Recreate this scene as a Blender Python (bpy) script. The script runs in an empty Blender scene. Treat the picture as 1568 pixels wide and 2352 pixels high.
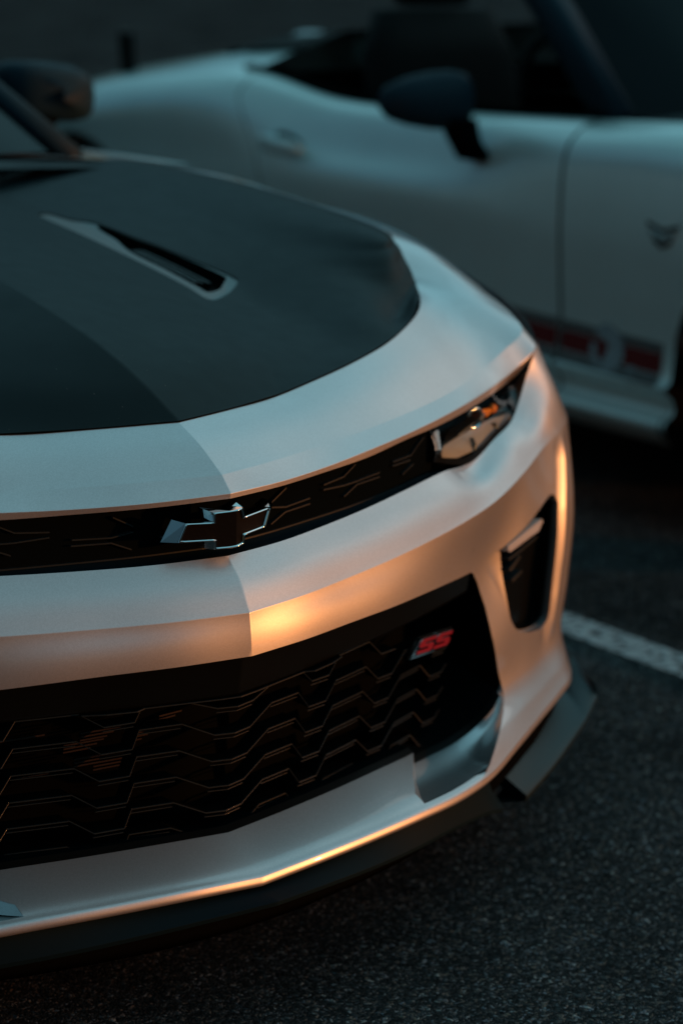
import bpy, bmesh, math, random
import numpy as np
from mathutils import Vector, Matrix, geometry
random.seed(4); RNG=np.random.default_rng(4)
R=math.radians
SC=bpy.context.scene; COL=SC.collection
# ================= camera =================
cam=bpy.data.cameras.new('camera'); co=bpy.data.objects.new('camera',cam); COL.objects.link(co)
yaw,pitch,roll=0.661884,0.260233,0.0170369
fw=Vector((math.sin(yaw)*math.cos(pitch),math.cos(yaw)*math.cos(pitch),-math.sin(pitch)))
rt=Vector((math.cos(yaw),-math.sin(yaw),0)); up=rt.cross(fw)
r2=rt*math.cos(roll)+up*math.sin(roll); u2=-rt*math.sin(roll)+up*math.cos(roll)
co.matrix_world=Matrix(((r2.x,u2.x,-fw.x,-1.67807),(r2.y,u2.y,-fw.y,-2.33497),(r2.z,u2.z,-fw.z,1.46871),(0,0,0,1)))
cam.sensor_fit='HORIZONTAL'; cam.sensor_width=24; cam.lens=24*5461.19/1568
cam.clip_start=.05; cam.clip_end=600
cam.dof.use_dof=True; cam.dof.focus_distance=2.99; cam.dof.aperture_fstop=2.6; cam.dof.aperture_blades=9
SC.camera=co
# ================= light: dusk sky and a low sun =================
CL_COL=(.92,2.1,2.4); CL_LO=.36; CL_HI=1.30
SUN_AZ,SUN_EL=R(43),R(2.5)          # azimuth from -Y towards +X
w=bpy.data.worlds.new('World'); SC.world=w; w.use_nodes=True
nt=w.node_tree; bg=nt.nodes['Background']
sky=nt.nodes.new('ShaderNodeTexSky'); sky.sky_type='NISHITA'; sky.sun_disc=False
sdir=Vector((math.sin(SUN_AZ)*math.cos(SUN_EL),-math.cos(SUN_AZ)*math.cos(SUN_EL),math.sin(SUN_EL)))
sky.sun_elevation=SUN_EL; sky.sun_rotation=math.atan2(sdir.x,sdir.y)
sky.air_density=1.0; sky.dust_density=.5; sky.ozone_density=3.5
def wn(ty,**k):
    n=nt.nodes.new(ty)
    for q,v in k.items(): setattr(n,q,v)
    return n
# a thin veil of high cloud over the clear dusk sky, a little brighter on the sunset side
tc=wn('ShaderNodeTexCoord'); lk=nt.links.new
sep=wn('ShaderNodeSeparateXYZ'); lk(tc.outputs['Generated'],sep.inputs[0])
mpg=wn('ShaderNodeMapping'); mpg.inputs['Scale'].default_value=(1.2,2.6,3.0); mpg.inputs['Rotation'].default_value=(0,0,.5); lk(tc.outputs['Generated'],mpg.inputs[0])
cn=wn('ShaderNodeTexNoise'); cn.inputs['Scale'].default_value=2.6; cn.inputs['Detail'].default_value=6; cn.inputs['Roughness'].default_value=.55; cn.inputs['Distortion'].default_value=.4; lk(mpg.outputs[0],cn.inputs['Vector'])
cmr=wn('ShaderNodeMapRange'); cmr.inputs[1].default_value=.3; cmr.inputs[2].default_value=.7; cmr.inputs[3].default_value=.62; cmr.inputs[4].default_value=1.2; lk(cn.outputs[0],cmr.inputs[0])
dt=wn('ShaderNodeVectorMath',operation='DOT_PRODUCT'); dt.inputs[1].default_value=(1,-.05,0); lk(tc.outputs['Generated'],dt.inputs[0])
dm=wn('ShaderNodeMapRange'); dm.inputs[1].default_value=-.4; dm.inputs[2].default_value=.75; dm.inputs[3].default_value=CL_LO; dm.inputs[4].default_value=CL_HI; lk(dt.outputs['Value'],dm.inputs[0])
hm=wn('ShaderNodeMapRange',interpolation_type='SMOOTHSTEP'); hm.inputs[1].default_value=.10; hm.inputs[2].default_value=.5; hm.inputs[3].default_value=0.0; hm.inputs[4].default_value=1; lk(sep.outputs[2],hm.inputs[0])
m1=wn('ShaderNodeMath',operation='MULTIPLY'); lk(cmr.outputs[0],m1.inputs[0]); lk(dm.outputs[0],m1.inputs[1])
m2=wn('ShaderNodeMath',operation='MULTIPLY'); lk(m1.outputs[0],m2.inputs[0]); lk(hm.outputs[0],m2.inputs[1])
cc=wn('ShaderNodeVectorMath',operation='SCALE'); wm_=wn('ShaderNodeMapRange',interpolation_type='SMOOTHSTEP'); wm_.inputs[1].default_value=.68; wm_.inputs[2].default_value=1.0; lk(dt.outputs['Value'],wm_.inputs[0])
cmx=wn('ShaderNodeMix',data_type='RGBA'); cmx.inputs[6].default_value=(*CL_COL,1); cmx.inputs[7].default_value=(3.6,3.45,3.2,1); lk(wm_.outputs[0],cmx.inputs[0]); lk(cmx.outputs[2],cc.inputs[0]); lk(m2.outputs[0],cc.inputs['Scale'])
ns=wn('ShaderNodeVectorMath',operation='SCALE'); ns.inputs['Scale'].default_value=.22; lk(sky.outputs[0],ns.inputs[0])
ad=wn('ShaderNodeVectorMath',operation='ADD'); lk(ns.outputs[0],ad.inputs[0]); lk(cc.outputs[0],ad.inputs[1]); lk(ad.outputs[0],bg.inputs[0])
bg.inputs[1].default_value=.15
sl=bpy.data.lights.new('sun','SUN'); sl.energy=1.65; sl.angle=R(1.2); sl.color=(1,.345,.10)
so=bpy.data.objects.new('sun',sl); COL.objects.link(so); so.rotation_euler=sdir.to_track_quat('Z','Y').to_euler()
vs=SC.view_settings; vs.view_transform='Standard'; vs.look='None'; vs.exposure=.75; vs.gamma=1; vs.use_curve_mapping=False
SC.cycles.max_bounces=8; SC.cycles.sample_clamp_indirect=4
try: SC.cycles.use_denoising=True
except Exception: pass
# ================= data measured for the two cars =================
NETS={"skin":[[[-0.0,0.0529,0.6321],[0.0997,0.0741,0.6308],[0.1992,0.1057,0.6311],[0.2992,0.1402,0.6332],[0.4008,0.1795,0.6366],[0.5038,0.2257,0.6372],[0.59,0.2714,0.6287],[0.685,0.3216,0.6454],[0.76,0.3627,0.6618],[0.805,0.3898,0.7053],[0.838,0.4051,0.7467],[0.866,0.432,0.762],[0.9,0.5,0.785],[0.925,0.6,0.81]],[[0.0009,0.0244,0.6027],[0.1007,0.046,0.602],[0.2004,0.0773,0.6023],[0.3003,0.1107,0.604],[0.4013,0.1485,0.6071],[0.5033,0.1923,0.6093],[0.5977,0.2393,0.6085],[0.697,0.2935,0.6242],[0.7775,0.3406,0.6404],[0.835,0.368,0.668],[0.872,0.392,0.69],[0.893,0.424,0.7],[0.922,0.482,0.705],[0.945,0.58,0.715]],[[-0.0,0.0037,0.5686],[0.0997,0.0256,0.5684],[0.1992,0.0565,0.5686],[0.2988,0.0888,0.57],[0.3989,0.125,0.5728],[0.4997,0.1662,0.5765],[0.6017,0.2143,0.5835],[0.705,0.2722,0.5982],[0.7907,0.3253,0.6142],[0.8615,0.3639,0.6258],[0.9129,0.4018,0.6324],[0.9483,0.4514,0.6379],[0.9719,0.5176,0.6438],[0.9819,0.6083,0.6515]],[[-0.0,-0.0013,0.5112],[0.1001,0.0166,0.5118],[0.2001,0.0453,0.5101],[0.3,0.0795,0.5057],[0.3999,0.1239,0.499],[0.5,0.1774,0.4879],[0.602,0.232,0.476],[0.708,0.2671,0.48],[0.7993,0.3118,0.485],[0.8722,0.3494,0.49],[0.926,0.391,0.49],[0.9611,0.4458,0.49],[0.9847,0.515,0.49],[0.9949,0.607,0.49]],[[-0.0,0.0037,0.37],[0.0997,0.0256,0.37],[0.1992,0.0565,0.37],[0.2988,0.0888,0.37],[0.3989,0.125,0.37],[0.4997,0.1662,0.37],[0.6035,0.2108,0.37],[0.709,0.2653,0.37],[0.7982,0.3135,0.37],[0.8699,0.3526,0.37],[0.9222,0.3942,0.37],[0.9556,0.4482,0.37],[0.9788,0.5162,0.37],[0.9889,0.6076,0.37]],[[-0.0,0.0037,0.285],[0.0997,0.0256,0.285],[0.1992,0.0565,0.285],[0.2988,0.0888,0.285],[0.3989,0.125,0.285],[0.4997,0.1662,0.285],[0.6053,0.2072,0.285],[0.7111,0.2619,0.285],[0.7971,0.3152,0.285],[0.8663,0.3574,0.285],[0.916,0.3992,0.285],[0.9465,0.4522,0.285],[0.968,0.5183,0.285],[0.978,0.6088,0.285]],[[-0.0,-0.0168,0.245],[0.0999,-0.0057,0.245],[0.1998,0.0155,0.245],[0.2996,0.041,0.245],[0.3998,0.0742,0.245],[0.4997,0.1175,0.245],[0.6021,0.1687,0.245],[0.7073,0.2295,0.245],[0.7957,0.2848,0.245],[0.8653,0.3314,0.245],[0.9117,0.3824,0.245],[0.9409,0.443,0.245],[0.9623,0.5159,0.245],[0.9724,0.6129,0.245]],[[-0.0,-0.0279,0.2169],[0.1,-0.0225,0.2222],[0.2001,-0.0066,0.2225],[0.3001,0.0153,0.2211],[0.4003,0.0468,0.2162],[0.4997,0.0912,0.2143],[0.6004,0.1479,0.2221],[0.7053,0.212,0.2264],[0.7949,0.2684,0.2282],[0.8648,0.3174,0.2288],[0.9093,0.3734,0.2288],[0.9379,0.4381,0.2285],[0.9592,0.5146,0.2281],[0.9694,0.6152,0.2276]]],
"header":[[[-0.0,0.1651,0.7862],[0.1,0.1999,0.7833],[0.2001,0.2374,0.7812],[0.2997,0.276,0.7868],[0.3998,0.3162,0.7946],[0.4999,0.3643,0.804],[0.5799,0.4162,0.8132],[0.6501,0.472,0.8218],[0.7002,0.5274,0.8291],[0.7452,0.5928,0.8369],[0.7652,0.6274,0.8524],[0.7952,0.7051,0.8864],[0.8252,0.8074,0.9028],[0.8452,1.1554,0.9261],[0.8552,1.5281,0.935]],[[-0.0,0.1159,0.7649],[0.0996,0.1495,0.7621],[0.1995,0.1872,0.7598],[0.2991,0.2253,0.7623],[0.3993,0.266,0.7666],[0.4998,0.3128,0.7718],[0.5909,0.3649,0.7778],[0.678,0.4233,0.7864],[0.7392,0.4675,0.7983],[0.7897,0.5118,0.8183],[0.8166,0.5635,0.8345],[0.8426,0.6422,0.8597],[0.8666,0.746,0.8805],[0.8851,1.0126,0.9052],[0.8976,1.3391,0.9266]],[[-0.0,0.0667,0.7357],[0.0992,0.0991,0.733],[0.1988,0.1371,0.7304],[0.2985,0.1747,0.7298],[0.3988,0.2157,0.7306],[0.4997,0.2614,0.7315],[0.6019,0.3136,0.7344],[0.7058,0.3747,0.7431],[0.7782,0.4075,0.7595],[0.8341,0.4307,0.7798],[0.868,0.4996,0.7966],[0.89,0.5792,0.813],[0.908,0.6846,0.8383],[0.925,0.8699,0.8643],[0.94,1.1502,0.8983]],[[-0.0,0.0463,0.7157],[0.0998,0.0729,0.7122],[0.1994,0.1078,0.7108],[0.2991,0.1441,0.7129],[0.3988,0.186,0.7142],[0.4993,0.2326,0.7163],[0.6005,0.2857,0.7184],[0.7033,0.346,0.7209],[0.79,0.3928,0.7302],[0.842,0.4069,0.7544],[0.872,0.4552,0.7661],[0.9,0.5462,0.7909],[0.925,0.6699,0.8218],[0.94,0.8578,0.8517],[0.95,1.1434,0.8904]],[[-0.0,0.0473,0.7089],[0.0998,0.0739,0.7056],[0.1994,0.1088,0.7037],[0.2991,0.1451,0.7029],[0.3988,0.187,0.7061],[0.4993,0.2336,0.7055],[0.6005,0.2867,0.7063],[0.7033,0.347,0.7093],[0.785,0.4016,0.7097],[0.832,0.412,0.7307],[0.878,0.4552,0.7461],[0.906,0.5462,0.7709],[0.931,0.6699,0.8018],[0.946,0.8578,0.8317],[0.956,1.1434,0.8704]]],
"hood":[[[0.0,1.6,0.975],[0.18,1.6,0.9615],[0.36,1.6,0.942],[0.405,1.6,0.934],[0.45,1.6,0.93],[0.64,1.6,0.937],[0.79,1.55,0.942],[0.8552,1.5281,0.935]],[[0.0,1.3,0.965],[0.1775,1.3,0.948],[0.355,1.3,0.925],[0.4025,1.3,0.9175],[0.45,1.3,0.914],[0.64,1.3,0.927],[0.78,1.15,0.932],[0.8452,1.1554,0.9261]],[[0.0,0.9,0.94],[0.175,0.925,0.9205],[0.35,0.95,0.895],[0.4025,0.955,0.8915],[0.455,0.96,0.892],[0.63,1.0,0.907],[0.75,0.7521,0.9071],[0.8252,0.8074,0.9028]],[[0.0,0.621,0.906],[0.1725,0.656,0.887],[0.345,0.691,0.862],[0.4035,0.6955,0.8555],[0.462,0.7,0.853],[0.61,0.75,0.878],[0.72,0.6581,0.8841],[0.7952,0.7051,0.8864]],[[0.0,0.501,0.886],[0.1675,0.5499,0.8693],[0.335,0.5989,0.8467],[0.395,0.6095,0.8414],[0.455,0.62,0.84],[0.6,0.65,0.862],[0.7,0.6132,0.8635],[0.7802,0.6663,0.8694]],[[0.0,0.37,0.859],[0.1525,0.4259,0.8481],[0.305,0.4818,0.8313],[0.376,0.5009,0.8266],[0.447,0.52,0.826],[0.59,0.56,0.846],[0.68,0.5719,0.8394],[0.7652,0.6274,0.8524]],[[0.0,0.257,0.824],[0.1375,0.3103,0.8212],[0.275,0.3636,0.8125],[0.356,0.3918,0.8097],[0.437,0.42,0.811],[0.545,0.45,0.825],[0.635,0.4989,0.8129],[0.7452,0.5928,0.8369]],[[0.0,0.1651,0.7862],[0.1125,0.2045,0.7829],[0.225,0.2469,0.782],[0.3205,0.2841,0.7883],[0.421,0.3256,0.7965],[0.5215,0.3769,0.8063],[0.6139,0.4415,0.8173],[0.7002,0.5274,0.8291]]],
"lens":[[[0.4792,0.2343,0.7016],[0.6005,0.2967,0.7023],[0.7033,0.357,0.7053],[0.785,0.4116,0.7057],[0.832,0.422,0.7267]],[[0.4886,0.2279,0.6768],[0.5993,0.2781,0.6655],[0.6982,0.3333,0.6754],[0.7765,0.3811,0.6838],[0.8291,0.403,0.7243]],[[0.49,0.2336,0.652],[0.59,0.2714,0.6287],[0.685,0.3216,0.6454],[0.76,0.3627,0.6618],[0.8182,0.3959,0.7219]]]}
OUTL={"ridge":[[5.451,2.99],[5.636,3.167],[5.803,3.516],[5.884,3.935],[6.043,4.464],[6.166,4.896],[6.174,5.218],[5.99,5.545],[5.52,6.082],[4.993,6.712],[4.615,7.0]],
"recess":[[5.922,2.934],[6.003,2.88],[6.448,2.817],[6.899,2.734],[7.971,2.599],[8.211,2.608],[8.437,2.671],[8.551,2.77],[8.498,2.917],[8.421,3.438],[8.359,4.053],[8.301,4.439],[8.005,4.516],[7.113,4.319],[6.709,4.12],[6.499,3.867],[6.35,3.596],[6.147,3.272],[5.949,3.052]],
"vent":[[6.512,2.911],[6.528,2.887],[6.563,2.877],[7.02,2.808],[8.069,2.655],[8.309,2.662],[8.475,2.704],[8.581,2.793],[8.548,2.929],[8.479,3.455],[8.42,4.075],[8.356,4.437],[8.101,4.514],[7.223,4.33],[6.943,4.183],[6.777,3.963],[6.652,3.605],[6.559,3.284],[6.514,2.981]],
"drl":[[6.5,2.834],[7.616,2.777],[7.67,2.836],[7.475,2.943],[6.56,2.999],[6.506,2.934]],
"slat1":[[6.561,3.039],[7.474,2.962],[7.502,2.992],[6.585,3.075]],
"slat2":[[6.556,3.194],[6.857,3.071],[6.886,3.102],[6.627,3.233]],
"slat3":[[6.621,3.348],[6.924,3.293],[6.947,3.324],[6.668,3.394]],
"amb":[[6.779,3.109],[7.053,3.083],[6.755,3.434],[6.93,3.451],[6.791,3.779],[6.997,3.808]],
"hv_frame":[[2.657,1.397],[3.414,1.377],[3.584,1.507],[3.911,1.618],[3.908,1.963],[3.996,2.341],[4.099,2.74],[4.115,2.94],[4.044,3.052],[3.557,3.299],[2.762,3.813],[2.389,3.904],[2.201,3.616],[2.202,2.76],[2.188,2.392],[2.228,1.936],[2.382,1.498]],
"hv_open":[[3.865,1.683],[3.863,1.981],[3.965,2.355],[4.04,2.825],[3.982,2.902],[3.862,2.954],[2.749,3.325],[2.656,3.042],[2.687,2.595],[2.71,2.248],[3.282,1.943]],
"pale":[[0.321,1.773],[0.501,1.156],[1.15,0.821],[1.947,1.124],[2.927,1.576],[2.937,1.876],[2.051,2],[1.425,1.766],[0.979,1.677],[0.65,1.764]],
"blk":[[0.62,0.438],[1.267,0.317],[2.551,0.31],[3.448,0],[3.254,0.251],[2.756,0.423],[1.968,0.786],[1.092,0.673],[0.477,0.913]],
"pale2":[[2.296,0.717],[2.733,0.472],[3.352,0.227],[3.604,0.165],[3.364,0.819],[3.161,1.469],[2.914,1.445]],
"amber":[[2.188,0.644],[1.811,0.763],[1.669,0.366]],
"bt_out":[[-0.0905,0.6601],[-0.0767,0.6885],[-0.0642,0.6837],[-0.0319,0.6831],[-0.0353,0.6874],[-0.0372,0.6991],[-0.0098,0.6959],[0.0081,0.703],[0.0097,0.6844],[0.0539,0.6877],[0.0704,0.693],[0.0687,0.6857],[0.0554,0.6637],[0.0127,0.6628],[0.0119,0.6511],[-0.008,0.6487],[-0.0349,0.647],[-0.0349,0.6582]],
"bt_in":[[-0.0719,0.663],[-0.0637,0.6823],[-0.0279,0.6809],[-0.0279,0.6936],[-0.0093,0.6943],[0.0081,0.6959],[0.0116,0.683],[0.0608,0.6846],[0.0522,0.6649],[0.0122,0.6636],[0.0104,0.6524],[-0.0085,0.6504],[-0.0267,0.6504],[-0.0267,0.6615]]}
CUR={"C8": [[-0.0, 0.0486, 0.2546], [0.1, 0.0625, 0.2571], [0.2004, 0.0843, 0.2568], [0.3006, 0.1118, 0.2555], [0.4005, 0.1503, 0.2486], [0.5003, 0.2005, 0.2425], [0.6, 0.2612, 0.2362]]}
# ---------- surface maths (numpy only) ----------
PER=24
def crs(a,per=PER,kink=()):
    a=np.asarray(a,float); n=len(a); t=np.linspace(0,1,per,endpoint=False)[:,None]; o=[]
    for i in range(n-1):
        p1,p2=a[i],a[i+1]
        p0=a[i-1] if i>0 and i not in kink else 2*p1-p2
        p3=a[i+2] if i+2<n and i+1 not in kink else 2*p2-p1
        o.append(.5*((2*p1)+(-p0+p2)*t+(2*p0-5*p1+4*p2-p3)*t**2+(-p0+3*p1-3*p2+p3)*t**3))
    o.append(a[-1][None]); return np.concatenate(o)
class Surf:
    """rows: feature curves with the same node count; crease: rows where the surface folds"""
    def __init__(self,rows,crease=(),mirror=True,kink=()):
        self.G=np.stack([crs(r,PER,kink) for r in rows]); self.m=len(rows); self.n=len(rows[0])
        self.cr=set(crease)|{0,self.m-1}; self.mirror=mirror
    def row(self,k,s):
        a=np.abs(s) if self.mirror else s
        a=np.clip(a,0,self.n-1-1e-6)*PER; i=a.astype(int); f=(a-i)[:,None]
        return self.G[k][i]*(1-f)+self.G[k][i+1]*f
    def ev(self,s,t):
        s=np.atleast_1d(np.asarray(s,float)); t=np.atleast_1d(np.asarray(t,float)); s,t=np.broadcast_arrays(s,t)
        out=np.zeros((len(s),3)); tc=np.clip(t,0,self.m-1-1e-6); k=tc.astype(int)
        for i in range(self.m-1):
            q=k==i
            if not q.any(): continue
            ss=s[q]; f=(tc[q]-i)[:,None]; p1=self.row(i,ss); p2=self.row(i+1,ss)
            p0=2*p1-p2 if i in self.cr else self.row(i-1,ss)
            p3=2*p2-p1 if (i+1) in self.cr else self.row(i+2,ss)
            out[q]=.5*((2*p1)+(-p0+p2)*f+(2*p0-5*p1+4*p2-p3)*f**2+(-p0+3*p1-3*p2+p3)*f**3)
        if self.mirror: out[:,0]*=np.where(s<0,-1,1)
        return out
    def nrm(self,s,t,h=.012):
        s=np.asarray(s,float); t=np.asarray(t,float)
        t0=np.clip(t-h,0,self.m-1); t1=np.clip(t+h,0,self.m-1)
        a=self.ev(s+h,t)-self.ev(s-h,t); b=self.ev(s,t1)-self.ev(s,t0)
        n=np.cross(b,a); n/=np.linalg.norm(n,axis=1)[:,None]+1e-12
        return n
    def nrm2(self,s,t,h=.03):
        t0=np.clip(t-h,0,self.m-1); t1=np.clip(t+h,0,self.m-1)
        a=Surf.ev(self,s+h,t)-Surf.ev(self,s-h,t); b=Surf.ev(self,s,t1)-Surf.ev(self,s,t0)
        n=np.cross(b,a); n/=np.linalg.norm(n,axis=1)[:,None]+1e-12
        return n

# ================= materials =================
def mat(name,col=(.5,.5,.5),rough=.5,metal=0,coat=0,coat_r=.03,spec=.5,**k):
    m=bpy.data.materials.new(name); m.use_nodes=True; b=m.node_tree.nodes['Principled BSDF']
    b.inputs['Base Color'].default_value=(*col,1); b.inputs['Roughness'].default_value=rough; b.inputs['Metallic'].default_value=metal
    b.inputs['Coat Weight'].default_value=coat; b.inputs['Coat Roughness'].default_value=coat_r; b.inputs['Specular IOR Level'].default_value=spec
    for a,v in k.items(): b.inputs[a].default_value=v
    return m
def N(m,t,**k):
    n=m.node_tree.nodes.new(t)
    for a,v in k.items(): setattr(n,a,v)
    return n
def L(m,a,b): m.node_tree.links.new(a,b)
def coords(m,scale=1):
    tc=N(m,'ShaderNodeTexCoord'); mp=N(m,'ShaderNodeMapping'); mp.inputs['Scale'].default_value=(scale,)*3 if not hasattr(scale,'__len__') else scale
    L(m,tc.outputs['Object'],mp.inputs[0]); return mp.outputs[0]
def add_bump(m,src,strength,dist):
    b=N(m,'ShaderNodeBump'); b.inputs['Strength'].default_value=strength; b.inputs['Distance'].default_value=dist
    L(m,src,b.inputs['Height']); L(m,b.outputs[0],m.node_tree.nodes['Principled BSDF'].inputs['Normal']); return b
def flake_paint(name,col,rough=.36,metal=.75,coat=.9,fl=.35):
    m=mat(name,col,rough,metal,coat,.04); p=m.node_tree.nodes['Principled BSDF']
    v=coords(m); vo=N(m,'ShaderNodeTexVoronoi'); vo.inputs['Scale'].default_value=900; L(m,v,vo.inputs['Vector'])
    mr=N(m,'ShaderNodeMapRange'); mr.inputs[1].default_value=0; mr.inputs[2].default_value=1; mr.inputs[3].default_value=1-fl; mr.inputs[4].default_value=1+fl
    sp=N(m,'ShaderNodeSeparateColor'); L(m,vo.outputs['Color'],sp.inputs[0]); L(m,sp.outputs[0],mr.inputs[0])
    ns=N(m,'ShaderNodeTexNoise'); ns.inputs['Scale'].default_value=7; ns.inputs['Detail'].default_value=5; L(m,v,ns.inputs['Vector'])
    mr2=N(m,'ShaderNodeMapRange'); mr2.inputs[3].default_value=.93; mr2.inputs[4].default_value=1.06; L(m,ns.outputs[0],mr2.inputs[0])
    mu=N(m,'ShaderNodeMath',operation='MULTIPLY'); L(m,mr.outputs[0],mu.inputs[0]); L(m,mr2.outputs[0],mu.inputs[1])
    vm=N(m,'ShaderNodeVectorMath',operation='SCALE'); vm.inputs[0].default_value=col; L(m,mu.outputs[0],vm.inputs['Scale'])
    L(m,vm.outputs[0],p.inputs['Base Color'])
    # dust film makes the coat slightly uneven
    n2=N(m,'ShaderNodeTexNoise'); n2.inputs['Scale'].default_value=25; n2.inputs['Detail'].default_value=8; L(m,v,n2.inputs['Vector'])
    m3=N(m,'ShaderNodeMapRange'); m3.inputs[3].default_value=.03; m3.inputs[4].default_value=.09; L(m,n2.outputs[0],m3.inputs[0]); L(m,m3.outputs[0],p.inputs['Coat Roughness'])
    return m
SILVER=flake_paint('silver_metallic_paint',(.50,.515,.525),.44,.86,1.0,.07)
SILVER2=flake_paint('pale_silver_paint',(.58,.70,.68),.36,.45,.8,.04)
def satin_black():
    m=mat('satin_black_hood_paint',(.003,.009,.011),.42,0,0,.22,.06)
    v=coords(m); n=N(m,'ShaderNodeTexNoise'); n.inputs['Scale'].default_value=30; n.inputs['Detail'].default_value=8; L(m,v,n.inputs['Vector'])
    mr=N(m,'ShaderNodeMapRange'); mr.inputs[3].default_value=.36; mr.inputs[4].default_value=.46; L(m,n.outputs[0],mr.inputs[0]); L(m,mr.outputs[0],m.node_tree.nodes['Principled BSDF'].inputs['Roughness'])
    vo=N(m,'ShaderNodeTexVoronoi'); vo.inputs['Scale'].default_value=45; L(m,v,vo.inputs['Vector'])
    lt=N(m,'ShaderNodeMath',operation='LESS_THAN'); lt.inputs[1].default_value=.03; L(m,vo.outputs[0],lt.inputs[0])
    mx=N(m,'ShaderNodeMix',data_type='RGBA'); mx.inputs[6].default_value=(.003,.009,.011,1); mx.inputs[7].default_value=(.12,.13,.12,1); L(m,lt.outputs[0],mx.inputs[0]); L(m,mx.outputs[2],m.node_tree.nodes['Principled BSDF'].inputs['Base Color'])
    return m
SATIN=satin_black()
GLOSSBLK=mat('gloss_black_plastic',(.003,.004,.004),.3,0,.0,.05,.1)
GRBLK=mat('grille_black_plastic',(.0025,.004,.0045),.6,0,0,.1,.0)
MATBLK=mat('matt_black_plastic',(.0025,.003,.003),1,0,0,.1,0)
WIRE=mat('highlight_tinted_grille_plastic',(.010,.016,.018),.4,0,.0,.08,.3)  # lighter than the bar webs: edge highlight put into the colour
SPLIT=mat('splitter_satin_black',(.003,.010,.014),.6,0,0,.2,.05)
VENTM=mat('vent_frame_satin_plastic',(.06,.075,.075),.35,0,0,.1,.5)
MIRB=mat('mirror_satin_black',(.008,.022,.032),.5,0,0,.1,.07)
DRLM=mat('light_bar_plastic',(.42,.42,.41),.25,0,.4)
WINGM=mat('winglet_satin_black',(.006,.018,.022),.42,0,0,.2,.35)
CHROME=mat('polished_chrome',(.75,.78,.78),.08,1)
RED=mat('badge_red_enamel',(.20,.006,.018),.3,0,.2)
DARKGLASS=mat('dark_window_glass',(.0015,.004,.006),.05,0,0,.03,.03)
RUBBER=mat('tyre_rubber',(.012,.012,.012),.8,0,0,.1,.3)
RIM=mat('dark_alloy_rim',(.05,.05,.05),.35,.8)
ALU=mat('radiator_aluminium',(.07,.055,.05),.45,.9)
REFL=mat('lamp_reflector',(.80,.80,.78),.16,.95)
PALE=mat('lamp_light_pipe',(.50,.54,.56),.3,.1,.4)
HOUS=mat('lamp_housing_grey',(.06,.08,.085),.3,.5)
AMBER=mat('amber_reflector',(.95,.30,.03),.3,0)
REDSTR=mat('stripe_red_vinyl',(.10,.008,.008),.6,0,0,.1,.2)
GREYSTR=mat('stripe_grey_vinyl',(.08,.085,.085),.6,0,0,.1,.2)
EMBL=mat('stripe_emblem_vinyl',(.20,.26,.28),.6,0,0,.1,.2)
SPOTPALE=mat('pale_spot_white',(.5,.55,.56),.5)
SEAT=mat('seat_black_leather',(.004,.005,.005),.7,0,0,.1,.1)
def bowtie_mat():
    m=mat('emblem_black_mesh_insert',(.006,.005,.004),.55,.0,.0,.1,.03)
    v=coords(m,(1,1,1)); vo=N(m,'ShaderNodeTexWave'); vo.wave_type='BANDS'; vo.bands_direction='Z'; vo.inputs['Scale'].default_value=220; L(m,v,vo.inputs['Vector']); add_bump(m,vo.outputs[1],.7,.0006); return m
BTIN=bowtie_mat()
def glass_lens():
    m=bpy.data.materials.new('clear_lamp_glass'); m.use_nodes=True; n=m.node_tree; n.nodes.clear()
    o=n.nodes.new('ShaderNodeOutputMaterial'); mx=n.nodes.new('ShaderNodeMixShader'); tr=n.nodes.new('ShaderNodeBsdfTransparent'); gl=n.nodes.new('ShaderNodeBsdfGlossy'); f=n.nodes.new('ShaderNodeFresnel'); f.inputs[0].default_value=1.5
    tr.inputs[0].default_value=(.85,.9,.9,1); gl.inputs['Roughness'].default_value=.03
    n.links.new(f.outputs[0],mx.inputs[0]); n.links.new(tr.outputs[0],mx.inputs[1]); n.links.new(gl.outputs[0],mx.inputs[2]); n.links.new(mx.outputs[0],o.inputs[0]); return m
LENSG=glass_lens()
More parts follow.
